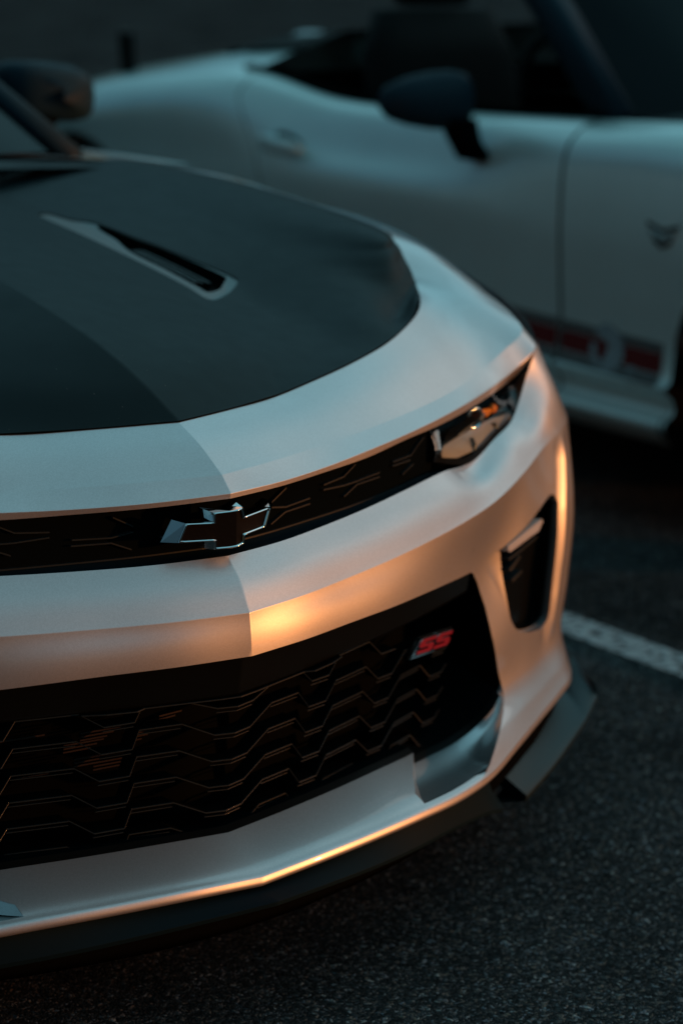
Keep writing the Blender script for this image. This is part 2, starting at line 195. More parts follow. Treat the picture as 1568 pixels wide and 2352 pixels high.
def asphalt():
    m=mat('asphalt_with_aggregate',(.03,.033,.035),.9,0,0,.1,.0); p=m.node_tree.nodes['Principled BSDF']
    v=coords(m); 
    nz=N(m,'ShaderNodeTexNoise'); nz.inputs['Scale'].default_value=60; L(m,v,nz.inputs['Vector'])
    mixv=N(m,'ShaderNodeMix',data_type='VECTOR'); mixv.inputs[0].default_value=.02; L(m,v,mixv.inputs[4]); L(m,nz.outputs['Color'],mixv.inputs[5])
    vo=N(m,'ShaderNodeTexVoronoi'); vo.inputs['Scale'].default_value=230; vo.inputs['Randomness'].default_value=1; L(m,mixv.outputs[1],vo.inputs['Vector'])
    sp=N(m,'ShaderNodeSeparateColor'); L(m,vo.outputs['Color'],sp.inputs[0])
    cr=N(m,'ShaderNodeValToRGB'); e=cr.color_ramp.elements; e[0].position=0; e[0].color=(.012,.014,.014,1); e[1].position=1; e[1].color=(.19,.20,.19,1)
    for q,c in ((.55,(.022,.026,.027,1)),(.78,(.045,.052,.055,1)),(.9,(.10,.085,.07,1)),(.95,(.09,.11,.13,1))):
        x=e.new(q); x.color=c
    L(m,sp.outputs[0],cr.inputs[0])
    n2=N(m,'ShaderNodeTexNoise'); n2.inputs['Scale'].default_value=1.6; n2.inputs['Detail'].default_value=7; L(m,v,n2.inputs['Vector'])
    mr=N(m,'ShaderNodeMapRange'); mr.inputs[1].default_value=.3; mr.inputs[2].default_value=.7; mr.inputs[3].default_value=.7; mr.inputs[4].default_value=1.9; L(m,n2.outputs[0],mr.inputs[0])
    vm=N(m,'ShaderNodeVectorMath',operation='SCALE'); L(m,cr.outputs[0],vm.inputs[0]); L(m,mr.outputs[0],vm.inputs['Scale']); L(m,vm.outputs[0],p.inputs['Base Color'])
    iv=N(m,'ShaderNodeMath',operation='SUBTRACT'); iv.inputs[0].default_value=1; L(m,vo.outputs['Distance'],iv.inputs[1])
    ad=N(m,'ShaderNodeMath',operation='ADD'); L(m,iv.outputs[0],ad.inputs[0]); L(m,sp.outputs[1],ad.inputs[1])
    add_bump(m,ad.outputs[0],1.0,.004)
    mr3=N(m,'ShaderNodeMapRange'); mr3.inputs[3].default_value=.5; mr3.inputs[4].default_value=.85; L(m,sp.outputs[2],mr3.inputs[0]); L(m,mr3.outputs[0],p.inputs['Roughness'])
    return m
ASPH=asphalt()
def linepaint():
    m=mat('worn_white_line_paint',(.38,.40,.40),.8); p=m.node_tree.nodes['Principled BSDF']; v=coords(m)
    n=N(m,'ShaderNodeTexNoise'); n.inputs['Scale'].default_value=55; n.inputs['Detail'].default_value=7; L(m,v,n.inputs['Vector'])
    cr=N(m,'ShaderNodeValToRGB'); e=cr.color_ramp.elements; e[0].position=.40; e[0].color=(.03,.033,.035,1); e[1].position=.50; e[1].color=(.42,.44,.44,1); L(m,n.outputs[0],cr.inputs[0]); L(m,cr.outputs[0],p.inputs['Base Color'])
    add_bump(m,n.outputs[0],.6,.003); return m
LINEP=linepaint()
# ================= mesh helpers =================
def link(name,me,m=None,parent=None,loc=None):
    o=bpy.data.objects.new(name,me); COL.objects.link(o)
    if m is not None and me is not None: me.materials.append(m)
    if parent: o.parent=parent
    if loc: o.location=loc
    return o
def mesh(name,V,F,m,parent=None,smooth=True,normals=None):
    me=bpy.data.meshes.new(name); me.from_pydata([tuple(map(float,v)) for v in V],[],[tuple(int(i) for i in f) for f in F]); me.validate(); me.update()
    if smooth:
        me.polygons.foreach_set('use_smooth',[True]*len(me.polygons))
        if normals is not None and len(normals)==len(me.vertices): me.normals_split_custom_set_from_vertices([tuple(map(float,n)) for n in normals])
    return link(name,me,m,parent)
def inpoly(P,poly):
    x,y=P[:,0],P[:,1]; r=np.zeros(len(P),bool); n=len(poly)
    for i in range(n):
        x1,y1=poly[i]; x2,y2=poly[(i+1)%n]
        if y1==y2: continue
        c=((y1>y)!=(y2>y))&(x<(x2-x1)*(y-y1)/(y2-y1)+x1); r^=c
    return r
def dens(loop,step=.05,closed=True):
    loop=np.array(loop,float); o=[]; n=len(loop)
    for i in range(n if closed else n-1):
        a,b=loop[i],loop[(i+1)%n]; k=max(1,int(np.ceil(np.linalg.norm(b-a)/step)))
        for j in range(k): o.append(a+(b-a)*j/k)
    if not closed: o.append(loop[-1])
    return np.array(o)
def smooth_loop(loop,per=6,closed=True):
    a=np.array(loop,float); n=len(a); o=[]
    for i in range(n):
        p0,p1,p2,p3=a[i-1],a[i],a[(i+1)%n],a[(i+2)%n]
        for t in np.linspace(0,1,per,endpoint=False): o.append(.5*((2*p1)+(-p0+p2)*t+(2*p0-5*p1+4*p2-p3)*t**2+(-p0+3*p1-3*p2+p3)*t**3))
    return np.array(o)
def segd(P,loop):
    A=loop; B=np.roll(loop,-1,0); d=np.full(len(P),9.)
    for a,b in zip(A,B):
        ab=b-a; t=np.clip(((P-a)@ab)/(ab@ab+1e-12),0,1); q=P-(a+t[:,None]*ab); d=np.minimum(d,np.sqrt((q**2).sum(1)))
    return d
def cdt(outer,holes,ss,tt,gap=.02,asp=1.0):
    S_,T_=np.meshgrid(ss,tt); P=np.stack([S_.ravel(),T_.ravel()],1); ok=inpoly(P,outer)
    for h in holes: ok&=~inpoly(P,h)
    P=P[ok]
    for l in [outer]+list(holes): P=P[segd(P,l)>gap]
    V=[Vector(p) for p in P]; E=[]
    for l in [outer]+list(holes):
        b=len(V); V+=[Vector(p) for p in l]; E+=[(b+i,b+(i+1)%len(l)) for i in range(len(l))]
    r=geometry.delaunay_2d_cdt(V,E,[],0,1e-6); v=np.array([tuple(p) for p in r[0]]); f=np.array(r[2]); c=v[f].mean(1)
    ok=inpoly(c,outer)
    for h in holes: ok&=~inpoly(c,h)
    return v,f[ok]
def orient(V,F,Nn):
    o=[]
    for f in F:
        n=np.cross(V[f[1]]-V[f[0]],V[f[2]]-V[f[0]]); o.append(f if n@Nn[f[0]]>0 else f[::-1])
    return o
def panel(name,S,outer,holes,m,parent,ss,tt,offset=0,gap=.02,step=.06,thick=0):
    outer=dens(outer,step); holes=[dens(h,step) for h in holes]
    v,f=cdt(outer,holes,ss,tt,gap)
    P=S.ev(v[:,0],v[:,1]); n=S.nrm(v[:,0],v[:,1]); P=P+n*offset; f=orient(P,f,n)
    V=[P]; F=list(map(tuple,f)); NN=[n]; b=len(P)
    if thick:
        for l in [outer]+holes:
            A=S.ev(l[:,0],l[:,1]); na=S.nrm(l[:,0],l[:,1]); A=A+na*offset; B=A-na*thick; k=len(l)
            side=np.cross(np.roll(A,-1,0)-A,na); side/=np.linalg.norm(side,axis=1)[:,None]+1e-9
            V+= [A,B]; NN+=[side,side]
            for i in range(k): F.append((b+i,b+(i+1)%k,b+k+(i+1)%k,b+k+i))
            b+=2*k
    return mesh(name,np.concatenate(V),F,m,parent,True,np.concatenate(NN) if not thick else None) if not thick else _thick(name,V,F,NN,m,parent,len(P))
def _thick(name,V,F,NN,m,parent,nb):
    o=mesh(name,np.concatenate(V),F,m,parent,True)
    me=o.data; N0=np.concatenate(NN); 
    if len(N0)==len(me.vertices):
        nn=[tuple(map(float,x)) for x in N0]; 
        # walls keep geometric normals
        ln=[]
        for p in me.polygons:
            for li in p.loop_indices:
                vi=me.loops[li].vertex_index; ln.append(nn[vi] if vi<nb else (0,0,0))
        me.normals_split_custom_set(ln)
    return o
def grid(name,S,s,t,m,parent,offset=0,flip=False):
    s=np.asarray(s);t=np.asarray(t); a,b=np.meshgrid(s,t); P=S.ev(a.ravel(),b.ravel()); n=S.nrm(a.ravel(),b.ravel()); P=P+n*offset
    ns=len(s); F=[(j*ns+i,(j+1)*ns+i,(j+1)*ns+i+1,j*ns+i+1) for j in range(len(t)-1) for i in range(ns-1)]
    if flip: n=-n; F=[f[::-1] for f in F]
    return mesh(name,P,F,m,parent,True,n)
def ribbon(name,A,B,m,parent,closed=False,smooth=True):
    A=np.array(A);B=np.array(B);k=len(A); V=np.concatenate([A,B]); r=k if closed else k-1
    return mesh(name,V,[(i,(i+1)%k,k+(i+1)%k,k+i) for i in range(r)],m,parent,smooth)
def loft(name,rows,m,parent=None,caps=False,closed=False,smooth=True):
    rows=[np.array(r,float) for r in rows]; k=len(rows[0]); V=np.concatenate(rows); F=[]
    for j in range(len(rows)-1):
        for i in range(k if closed else k-1): F.append((j*k+i,j*k+(i+1)%k,(j+1)*k+(i+1)%k,(j+1)*k+i))
    if caps: F.append(tuple(range(k))[::-1]); F.append(tuple((len(rows)-1)*k+i for i in range(k)))
    o=mesh(name,V,F,m,parent,smooth); fixn(o); return o
def fixn(o):
    bm=bmesh.new(); bm.from_mesh(o.data); bmesh.ops.recalc_face_normals(bm,faces=bm.faces); bm.to_mesh(o.data); bm.free()
def bm_obj(name,bm,m,parent=None,smooth=True,loc=None):
    me=bpy.data.meshes.new(name); bmesh.ops.recalc_face_normals(bm,faces=bm.faces); bm.to_mesh(me); bm.free()
    if smooth: me.polygons.foreach_set('use_smooth',[True]*len(me.polygons))
    return link(name,me,m,parent,loc)
def autosm(o,ang=35):
    bm=bmesh.new(); bm.from_mesh(o.data)
    for e in bm.edges:
        if len(e.link_faces)==2 and e.calc_face_angle(0)>R(ang): e.smooth=False
    bm.to_mesh(o.data); bm.free()
def bar(path,wid,dep,nrm,upv):
    """box section swept along path: depth along nrm (inward), height along upv"""
    V=[];F=[]
    for i,p in enumerate(path):
        p=np.array(p); V+=[p+upv*wid/2,p-upv*wid/2,p-upv*wid/2-nrm*dep,p+upv*wid/2-nrm*dep]
    for i in range(len(path)-1):
        for k in range(4): F.append((i*4+k,i*4+(k+1)%4,(i+1)*4+(k+1)%4,(i+1)*4+k))
    F.append((3,2,1,0)); b=(len(path)-1)*4; F.append((b,b+1,b+2,b+3)); return V,F
def empty(name,label,cat,loc=(0,0,0),group=None):
    o=bpy.data.objects.new(name,None); COL.objects.link(o); o.location=loc; o['label']=label; o['category']=cat
    if group: o['group']=group
    return o
def prism(name,pts,nrm,dep,m,parent,smooth=False):
    pts=np.array(pts,float); nrm=np.array(nrm,float); k=len(pts); V=np.concatenate([pts,pts-nrm*dep])
    F=[tuple(range(k)),tuple(range(2*k-1,k-1,-1))]+[(i,k+i,k+(i+1)%k,(i+1)%k) for i in range(k)]
    o=mesh(name,V,F,m,parent,smooth)
    bm=bmesh.new(); bm.from_mesh(o.data); bmesh.ops.recalc_face_normals(bm,faces=bm.faces); bmesh.ops.triangulate(bm,faces=[f for f in bm.faces if len(f.verts)>4]); bm.to_mesh(o.data); bm.free(); return o
def wheel(parent,loc,r=.345,wid=.24,side=1):
    root=link('wheel',None,None,parent)
    root.location=loc
    prof=[(.60*r,-.46),(.66*r,-.5),(.93*r,-.5),(.985*r,-.42),(r,-.3),(r,.3),(.985*r,.42),(.93*r,.5),(.66*r,.5),(.60*r,.46)]
    seg=48; rows=[]
    for k in range(seg+1):
        a=2*math.pi*k/seg; rows.append([(wid*y,q*math.cos(a),q*math.sin(a)) for q,y in prof])
    me=loft('tyre',rows,RUBBER); me.parent=root
    bm=bmesh.new()
    n=5
    prof2=[(.68*r,.42),(.70*r,.34),(.66*r,.25),(.60*r,-.4)]
    rows=[[(side*wid*y,q*math.cos(2*math.pi*k/seg),q*math.sin(2*math.pi*k/seg)) for q,y in prof2] for k in range(seg+1)]
    rm=loft('rim',rows,RIM); rm.parent=root
    for i in range(10):
        a=2*math.pi*(i//2)/5+(.14 if i%2 else -.14)
        d=np.array([0,math.cos(a),math.sin(a)]); pz=np.array([0,-math.sin(a),math.cos(a)])*.013
        o=np.array([side*wid*.38,0,0]); A=[o+d*.05-pz,o+d*.05+pz,o+d*.66*r+pz*1.1,o+d*.66*r-pz*1.1]
        sp=prism('spoke',A,(side,0,0),.03,RIM,root)
    bm=bmesh.new(); bmesh.ops.create_cone(bm,cap_ends=True,segments=20,radius1=.05,radius2=.045,depth=.04,matrix=Matrix.Translation((side*wid*.36,0,0))@Matrix.Rotation(R(90),4,'Y')); bm_obj('hub_cap',bm,RIM,root,False)
    bm=bmesh.new(); bmesh.ops.create_cone(bm,cap_ends=True,segments=32,radius1=.17,radius2=.17,depth=.02,matrix=Matrix.Translation((side*wid*.05,0,0))@Matrix.Rotation(R(90),4,'Y')); bm_obj('brake_disc',bm,ALU,root,False)
    return root
# ================= ground =================
bm=bmesh.new(); bmesh.ops.create_grid(bm,x_segments=2,y_segments=2,size=300)
g=bm_obj('ground',bm,ASPH,None,False); g['kind']='structure'
def flat(name,x0,x1,y0,y1,z,m,label=None):
    o=mesh(name,[(x0,y0,z),(x1,y0,z),(x1,y1,z),(x0,y1,z)],[(0,1,2,3)],m,None,False); return o
ml=flat('bay_line',1.495,1.595,-4.2,5.2,.004,LINEP); ml['kind']='structure'
ml=flat('bay_line',4.45,4.55,-4.2,5.2,.004,LINEP); ml['kind']='structure'
vg=flat('verge',-60,-2,22,60,.02,mat('dry_verge_soil',(.10,.045,.022),.9)); vg['kind']='structure'
# ================= front car =================
car=empty('sports_car','silver car with satin black hood and bow-tie emblem, its nose nearest the camera','car',(0,1.9,0))
def P_(o):   # parent keeping world coordinates
    return o
class Car:
    pass
CARINV=Matrix.Translation((0,1.9,0)).inverted()
class Skin(Surf):
    # pressed lines of the bumper corner and the scoop under the headlamp
    def ev(self,s,t):
        s=np.atleast_1d(np.asarray(s,float)); t=np.atleast_1d(np.asarray(t,float)); s,t=np.broadcast_arrays(s,t)
        P=Surf.ev(self,s,t); n=Surf.nrm2(self,s,t); a=np.abs(s)
        sr=np.interp(t,[2.0,2.4,2.85,3.56,4.4,5.],[9.15,9.03,8.78,8.66,8.55,8.5])
        f=np.clip((t-2.02)/.25,0,1)*np.clip((5.0-t)/.5,0,1)
        d=f*(.0045*np.exp(-((a-sr)/.13)**2)-.0035*np.exp(-((a-sr+.38)/.16)**2)-.002*np.exp(-((a-sr-.5)/.2)**2))
        g=np.clip(t/.12,0,1)*np.clip((1.9-t)/.8,0,1)
        d=d+g*(-.0035*np.exp(-((a-6.0)/.55)**2-((t-.45)/.5)**2)-.001*np.exp(-((a-8.3)/.5)**2-((t-.75)/.35)**2)+.002*np.exp(-((a-7.2)/.4)**2-((t-.6)/.5)**2))
        return P+n*d[:,None]
SK=Skin(NETS['skin'],crease=(2,))
sl_=np.concatenate([-np.arange(.12,13.01,.12),[-.06,-.03,-.012,0,.012,.03,.06],np.arange(.12,13.01,.12),np.arange(8,10,.06),-np.arange(8,10,.06)])
sl_=np.unique(np.round(sl_,4))
tl_=np.unique(np.round(np.concatenate([np.arange(0,7.01,.1),[1.93,1.965,1.985,2.015,2.035,2.07]]),4))
ridge=[tuple(p) for p in OUTL['ridge']]
half=[(0.0,2.99),(1.,3.0),(2.,3.0),(3.,3.),(4.,3.),(5.,2.995)]+[(5.3,2.985),(5.42,2.985),(5.50,3.02)]+ridge[1:-1]+[(4.75,6.9),(4.6,7.0)]
bot=[(6,7.0),(13,7.0)]
rt_=half+bot+[(13,0.0)]
outer=[(-a,b) for a,b in rt_[:0:-1]]+[(0.0,2.99)]+rt_[1:]
rec=smooth_loop(OUTL['recess'],4)
rec=np.array([(a,b) for a,b in rec])
skin=panel('bumper_cover',SK,outer,[rec,rec*[-1,1]],SILVER,car,sl_,tl_,gap=.03,step=.06)
def sk(l): l=np.array(l,float); return SK.ev(l[:,0],l[:,1]),SK.nrm(l[:,0],l[:,1])
# edge return of the grille opening
g0=dens(half[:half.index(ridge[6])+1],.08,False); A,n=sk(g0); g1=g0*[-1,1]; 
for q in (g0,g1):
    A,n=sk(q); c=np.array([0,.03,0]); inn=np.array([0.0,.16,.36])
    ribbon('opening_lip',A,A+np.array([0,.030,0])-n*.004,GRBLK,car)
# side air curtains
vent=smooth_loop(OUTL['vent'],4)
for sg in (1,-1):
    q0=rec*[sg,1]; q1=vent*[sg,1]; A,n=sk(q0); B,nb=sk(q1); C_=A*.80+B*.20-n*.018; B=B-nb*.013
    o=loft('air_curtain_wall',[np.vstack([x,x[:1]]) for x in (A,A*.97+B*.03-n*.010,C_,B)],SILVER,car)
    B2=B-nb*.03; ribbon('air_curtain_throat',B,B2,GLOSSBLK,car,True)
    v,f=cdt(dens(q1,.1),[],np.arange(-10,10,.25),np.arange(2,6,.15),.08)
    Pp=SK.ev(v[:,0],v[:,1])-SK.nrm(v[:,0],v[:,1])*.034; mesh('air_curtain_insert',Pp,f,GLOSSBLK,car)
    # daytime running light bar and fins
    def strip(nm,key,m,out=.002,dep=.02):
        l=np.array(OUTL[key])*[sg,1]
        if key=='drl': l[:,1]-=np.array([0,0,.02,.05,.06,.03])
        A,n=sk(l); prism(nm,A+n*out,n.mean(0),dep,m,car)
    strip('running_light','drl',DRLM); strip('air_curtain_fin','slat1',WIRE,-.001); strip('air_curtain_fin','slat2',WIRE,-.001); strip('air_curtain_fin','slat3',WIRE,-.001)
# header panel in front of the hood
HD_=Surf(NETS['header'],crease=(2,3))
s=np.unique(np.round(np.concatenate([-np.arange(.12,14.01,.12),[-.06,-.03,-.012,0,.012,.03,.06],np.arange(.12,14.01,.12)]),4))
t=np.array([0,.06,.25,.5,.75,1,1.25,1.5,1.75,1.9,1.96,1.985,2,2.015,2.04,2.1,2.3,2.6,2.8,2.9,2.96,3.0,3.1,3.25,3.5,3.75,4])
grid('nose_panel',HD_,s,t,SILVER,car)
q=np.arange(-9.5,9.51,.1); z0=np.zeros(len(q)); A=HD_.ev(q,z0)+HD_.nrm(q,z0)*.0012; ribbon('hood_shut_line',A,HD_.ev(q,z0+.030)+HD_.nrm(q,z0+.03)*.0006,MATBLK,car)
# underside of the lip
C4=np.array(NETS['header'][4]); U=C4.copy(); U[:,1]+=.03; U[:,2]+=.004; U2=U.copy(); U2[:,1]+=.05; U2[:,2]-=.0
LU=Surf([C4[:11],U[:11],U2[:11]]); grid('nose_lip_underside',LU,np.arange(-10,10.01,.25),[0,.5,1,2],GLOSSBLK,car)
# hood
HO=Surf(NETS['hood'],kink=(2,))
hf=smooth_loop(OUTL['hv_frame'],4); ho=smooth_loop(OUTL['hv_open'],4)
hs=np.unique(np.round(np.concatenate([-np.arange(0,7.01,.1),[-.03,.03,1.97,2.03,-1.97,-2.03],np.arange(.1,7.01,.1)]),4))
ht=np.unique(np.round(np.concatenate([np.arange(0,7.01,.1),[6.95,6.98]]),4))
hood=panel('hood',HO,[(-7,0),(7,0),(7,7),(-7,7)],[hf,hf*[-1,1]],SATIN,car,hs,ht,offset=.0015,gap=.03,step=.08)
# hood edge turned down into the shut line
e0=dens([(7,0),(7,7),(0,7)],.08,False)
for sg in (1,-1):
    q=e0*[sg,1]; A=HO.ev(q[:,0],q[:,1]); n=HO.nrm(q[:,0],q[:,1]); ribbon('hood_edge',A+n*.0015,A-n*.02,SATIN,car)
    q=hf*[sg,1]; A=HO.ev(q[:,0],q[:,1]); n=HO.nrm(q[:,0],q[:,1])
    fr=panel('hood_vent_frame',HO,q,[ho*[sg,1]],VENTM,car,hs,ht,offset=-.0005,gap=.05,step=.15)
    q=ho*[sg,1]; A=HO.ev(q[:,0],q[:,1]); n=HO.nrm(q[:,0],q[:,1]); ribbon('hood_vent_wall',A,A-n*.02,GLOSSBLK,car,True)
    v,f=cdt(dens(q,.2),[],np.arange(-9,9,.5),np.arange(0,7,.3),.1); Pp=HO.ev(v[:,0],v[:,1])-HO.nrm(v[:,0],v[:,1])*.02; mesh('hood_vent_floor',Pp,f,GLOSSBLK,car)
    for k in range(4):
        a=.15+.2*k; pts=[]
        for tt in np.linspace(2.15,2.85,8):
            x0=np.interp(tt,[1.7,2.2,2.6,3.0,3.33],[3.1,2.72,2.67,2.66,2.76]); x1=np.interp(tt,[1.7,2.0,2.36,2.82,2.95],[3.86,3.87,3.95,4.02,3.9])
            pts.append((sg*(x0+(x1-x0)*a),tt))
        A=HO.ev([p[0] for p in pts],[p[1] for p in pts]); n=HO.nrm([p[0] for p in pts],[p[1] for p in pts])
        V,F=bar(A-n*.006,.004,.012,n.mean(0),np.array([1.,0,0])); mesh('hood_vent_slat',V,F,GLOSSBLK,car,False)
# lower lip ledge
C8=np.array(CUR['C8']); C9=np.array(NETS['skin'][7])
led0=np.concatenate([C8,C8[-1:]+[[.1,.06,-.007]]])[:8]
C9s=C9[:8]
midr=led0*.32+C9s*.68; midr[:,2]+=.0035
m2=led0*.1+C9s*.9; m2[:,2]+=.0025
dn=C9s+[0,.0015,-.012]; un=C9s+[0,.03,-.017]
LED=Surf([led0,midr,m2,C9s,dn,un])
lo=[(3.95,0),(3.45,.55),(3.2,1.0),(3.2,2.0),(4.62,2.0),(4.97,2.5),(4.97,3.0),(4.62,3.05),(4.62,5)]
lo=[(-a,b) for a,b in lo[::-1]]+lo
panel('lower_lip',LED,lo,[],SILVER,car,np.unique(np.round(np.concatenate([np.arange(-5,5.01,.12),[-.03,0,.03,-.06,.06]]),4)),np.arange(0,5.01,.1),gap=.03)
dnO=C9+[0,.0015,-.012]; unO=C9+[0,.03,-.016]
RET=Surf([C9,dnO,unO])
for sg in (1,-1): grid('bumper_lower_edge',RET,sg*np.arange(4.6,13.01,.12) if sg>0 else -np.arange(13.0,4.59,-.12),[0,.25,.5,.75,1,1.5,2],SILVER,car)
# duct beside the grille
inn=np.array([[.405,.160,.225],[.45,.178,.222],[.50,.188,.225],[.545,.191,.239],[.58,.188,.264],[.600,.193,.283]])
def rs(a,n):
    a=np.array(a,float); d=np.r_[0,np.cumsum(np.linalg.norm(np.diff(a,axis=0),axis=1))]; u=np.linspace(0,d[-1],n); return np.stack([np.interp(u,d,a[:,i]) for i in range(3)],1)
led_e=LED.ev(np.linspace(3.2,4.6,6),np.full(6,2.0)); rg=np.array(ridge[5:10][::-1]); rgP,_=sk(rg)
outr=np.concatenate([led_e,rgP])
n_=25; I_=rs(crs(inn,8),n_); O_=rs(outr,n_)
fA=np.array([.325,.050,.226]); 
MID=.5*(I_+O_); MID+=np.array([.006,.012,-.010])
Q=.14*I_+.86*O_; Q+=np.array([.002,.004,-.004])
for sg in (1,-1):
    S4=Surf([I_,MID,Q,O_],mirror=False)
    if sg<0: S4=Surf([r*[-1,1,1] for r in (I_,MID,Q,O_)],mirror=False)
    grid('side_duct',S4,np.linspace(0,24,73),np.linspace(0,3,25),SILVER,car)
    L0=LED.ev([3.95],[0])[0]*[sg,1,1]; 
    fin=[LED.ev([3.95*1],[0])[0],LED.ev([3.45],[.55])[0],LED.ev([3.2],[1.0])[0],LED.ev([3.2],[2.0])[0]]
    fin=np.array(fin); fo=np.array([I_[0],I_[0]*.55+O_[0]*.45+[.003,.006,-.005],I_[0]*.25+O_[0]*.75+[.001,.004,-.004],O_[0]])
    ribbon('duct_fin',fin*[sg,1,1],fo*[sg,1,1],SILVER,car)
    ribbon('duct_rim',I_*[sg,1,1],(I_+[-.0,.012,.006])*[sg,1,1],GLOSSBLK,car)
    ribbon('duct_back',(I_+[0,.012,.006])*[sg,1,1],(I_+[0,.12,.03])*[sg,1,1],GRBLK,car)
ribbon('grille_lower_rim',LED.ev(np.linspace(-3.95,3.95,60),np.zeros(60)),LED.ev(np.linspace(-3.95,3.95,60),np.zeros(60))+[0,.012,.005],GLOSSBLK,car)
ribbon('grille_sill',LED.ev(np.linspace(-3.95,3.95,60),np.zeros(60))+[0,.012,.005],LED.ev(np.linspace(-3.95,3.95,60),np.zeros(60))+[0,.07,.0],GRBLK,car)
# lower grille
p6=np.array(NETS['skin'][2])[:8]
def mp(z,ex=0): return np.c_[p6[:,0],p6[:,1]+.043+(.361-z)*.17+ex,np.full(8,z)]
q9=np.array(NETS['skin'][2])[:10]
MPB=Surf([np.c_[q9[:,0],q9[:,1]+.115,np.full(10,.53)],np.c_[q9[:,0],q9[:,1]+.17,np.full(10,.15)]])
grid('grille_backing',MPB,np.arange(-9,9.01,.25),[0,.5,1],MATBLK,car)
BD=Surf([mp(.535,-.004),mp(.455,-.004),mp(.449,.001),mp(.449,.03)],crease=(1,2))
grid('grille_upper_trim',BD,np.unique(np.round(np.concatenate([np.arange(-5.4,5.41,.24),[-.03,0,.03]]),3)),[0,.3,.6,.9,1,1.2,1.5,1.8,2,2.5,3],GLOSSBLK,car)
def mpt(x,z,ex=0):
    a=abs(x); s_=np.interp(a,p6[:,0],np.arange(8)); s_=np.sign(x)*s_; y=np.interp(a,p6[:,0],p6[:,1])+.043+(.361-z)*.17+ex; return np.array([x,y,z])
cellx=[0,.028,.071,.126,.140,.178,.206,.281,.300,.336,.374,.432,.452,.486,.505]
cellz=[0,.001,.0215,.0205,-.001,-.0035,.0155,.0130,-.0075,-.0105,.0100,.0065,-.0155,-.0185,-.0120]
celly=[-.006,-.006,0,0,-.013,-.013,-.004,0,-.013,-.013,-.004,0,-.010,-.010,-.006]
UPV=np.array([0,0,1.]); NV=np.array([0,-1.,0])
for row in range(-1,6):
    z0=.321+.0383*(3-row) if row<3 else .321-.0375*(row-3)
    n0=10 if row==0 else (7 if row==-1 else 15)
    pr=[mpt(x,z0+dz,dy) for x,dz,dy in list(zip(cellx,cellz,celly))[:n0]]
    pth=[p*[-1,1,1] for p in pr[:0:-1]]+pr
    pth=[p if p[2]<.451 else np.array([p[0],p[1],.451]) for p in pth]
    V,F=bar([p+[0,.0022,-.0004] for p in pth],.0016,.026,NV,UPV); web=mesh('grille_bar',V,F,MATBLK,car,False)
    V,F=bar(pth,.0016,.0022,NV,UPV); mesh('bar_edge_highlight',V,F,WIRE,web,False)  # thin front edge coloured lighter as the bar's highlight
    for (a,b_) in ((0,1),(2,3),(4,5),(6,7),(8,9),(10,11),(12,13)):
        if row<=0 and a>5: continue
        pq=[mpt(cellx[i],z0+cellz[i]-.0065,celly[i]+.002) for i in (a,b_)]
        if max(p[2] for p in pq)>.45: continue
        for sg in (1,-1):
            V,F=bar([p*[sg,1,1] for p in pq],.0012,.003,NV,UPV); mesh('grille_ledge',V,F,WIRE,car,False)
# radiator slats glimpsed through the mesh
for k,(x,z,wd) in enumerate([(-.33,.395,.05),(-.25,.405,.06),(-.17,.39,.05),(-.15,.405,.05),(-.09,.405,.05),(-.10,.395,.04),(-.06,.417,.03),(-.22,.36,.05),(-.31,.35,.04),(-.36,.345,.05),(-.155,.368,.05),(-.13,.36,.05)]):
    for j in range(3):
        a=mpt(x-wd/2,z-.005*j,.045); b_=mpt(x+wd/2-.008*j,z+.004-.0055*j,.045); V,F=bar([a,b_],.0022,.004,NV,UPV); mesh('radiator_fin',V,F,ALU,car,False)
# badge in the lower grille
bo=mpt(.383,.3995,-.012); bx=mpt(.487,.386,-.012)-bo; bl=np.linalg.norm(bx); bx/=bl; bz=np.array([.0,.0,1.]); bn=np.cross(bx,bz); bn/=np.linalg.norm(bn)
if bn[1]>0: bn=-bn
def bp(l,h=0): return [bo+bx*(u*bl)+bz*v*.0225+bx*(v*.018)+bn*h for u,v in l]
badge=prism('grille_badge',bp([(-.06,-.12),(.93,-.12),(1.0,.0),(1.0,1.1),(.06,1.1),(-.02,.9)],-.001),bn,.004,GLOSSBLK,car)
def letterS(u0,wd):
    o=[(0,0),(.86,0),(1,.14),(1,.46),(.86,.60),(.36,.60),(.36,.76),(1,.76),(1,1),(.14,1),(0,.86),(0,.54),(.14,.40),(.64,.40),(.64,.24),(0,.24)]
    return [(u0+a*wd,.06+b_*.88) for a,b_ in o]
for u0 in (.07,.53):
    L1=letterS(u0,.42); prism('letter_frame',bp([(u+(-.012 if u<u0+.2 else .012),v+(-.05 if v<.5 else .05)) for u,v in L1],.003),bn,.004,CHROME,badge)
    prism('letter',bp(L1,.0045),bn,.003,RED,badge)
prism('badge_tail',bp([(-.05,-.14),(.60,-.14),(.64,-.04),(.0,-.04)],.003),bn,.003,CHROME,badge)
prism('badge_tip',bp([(-.04,.0),(.055,.0),(.075,1.05),(.03,1.05)],.003),bn,.003,CHROME,badge)
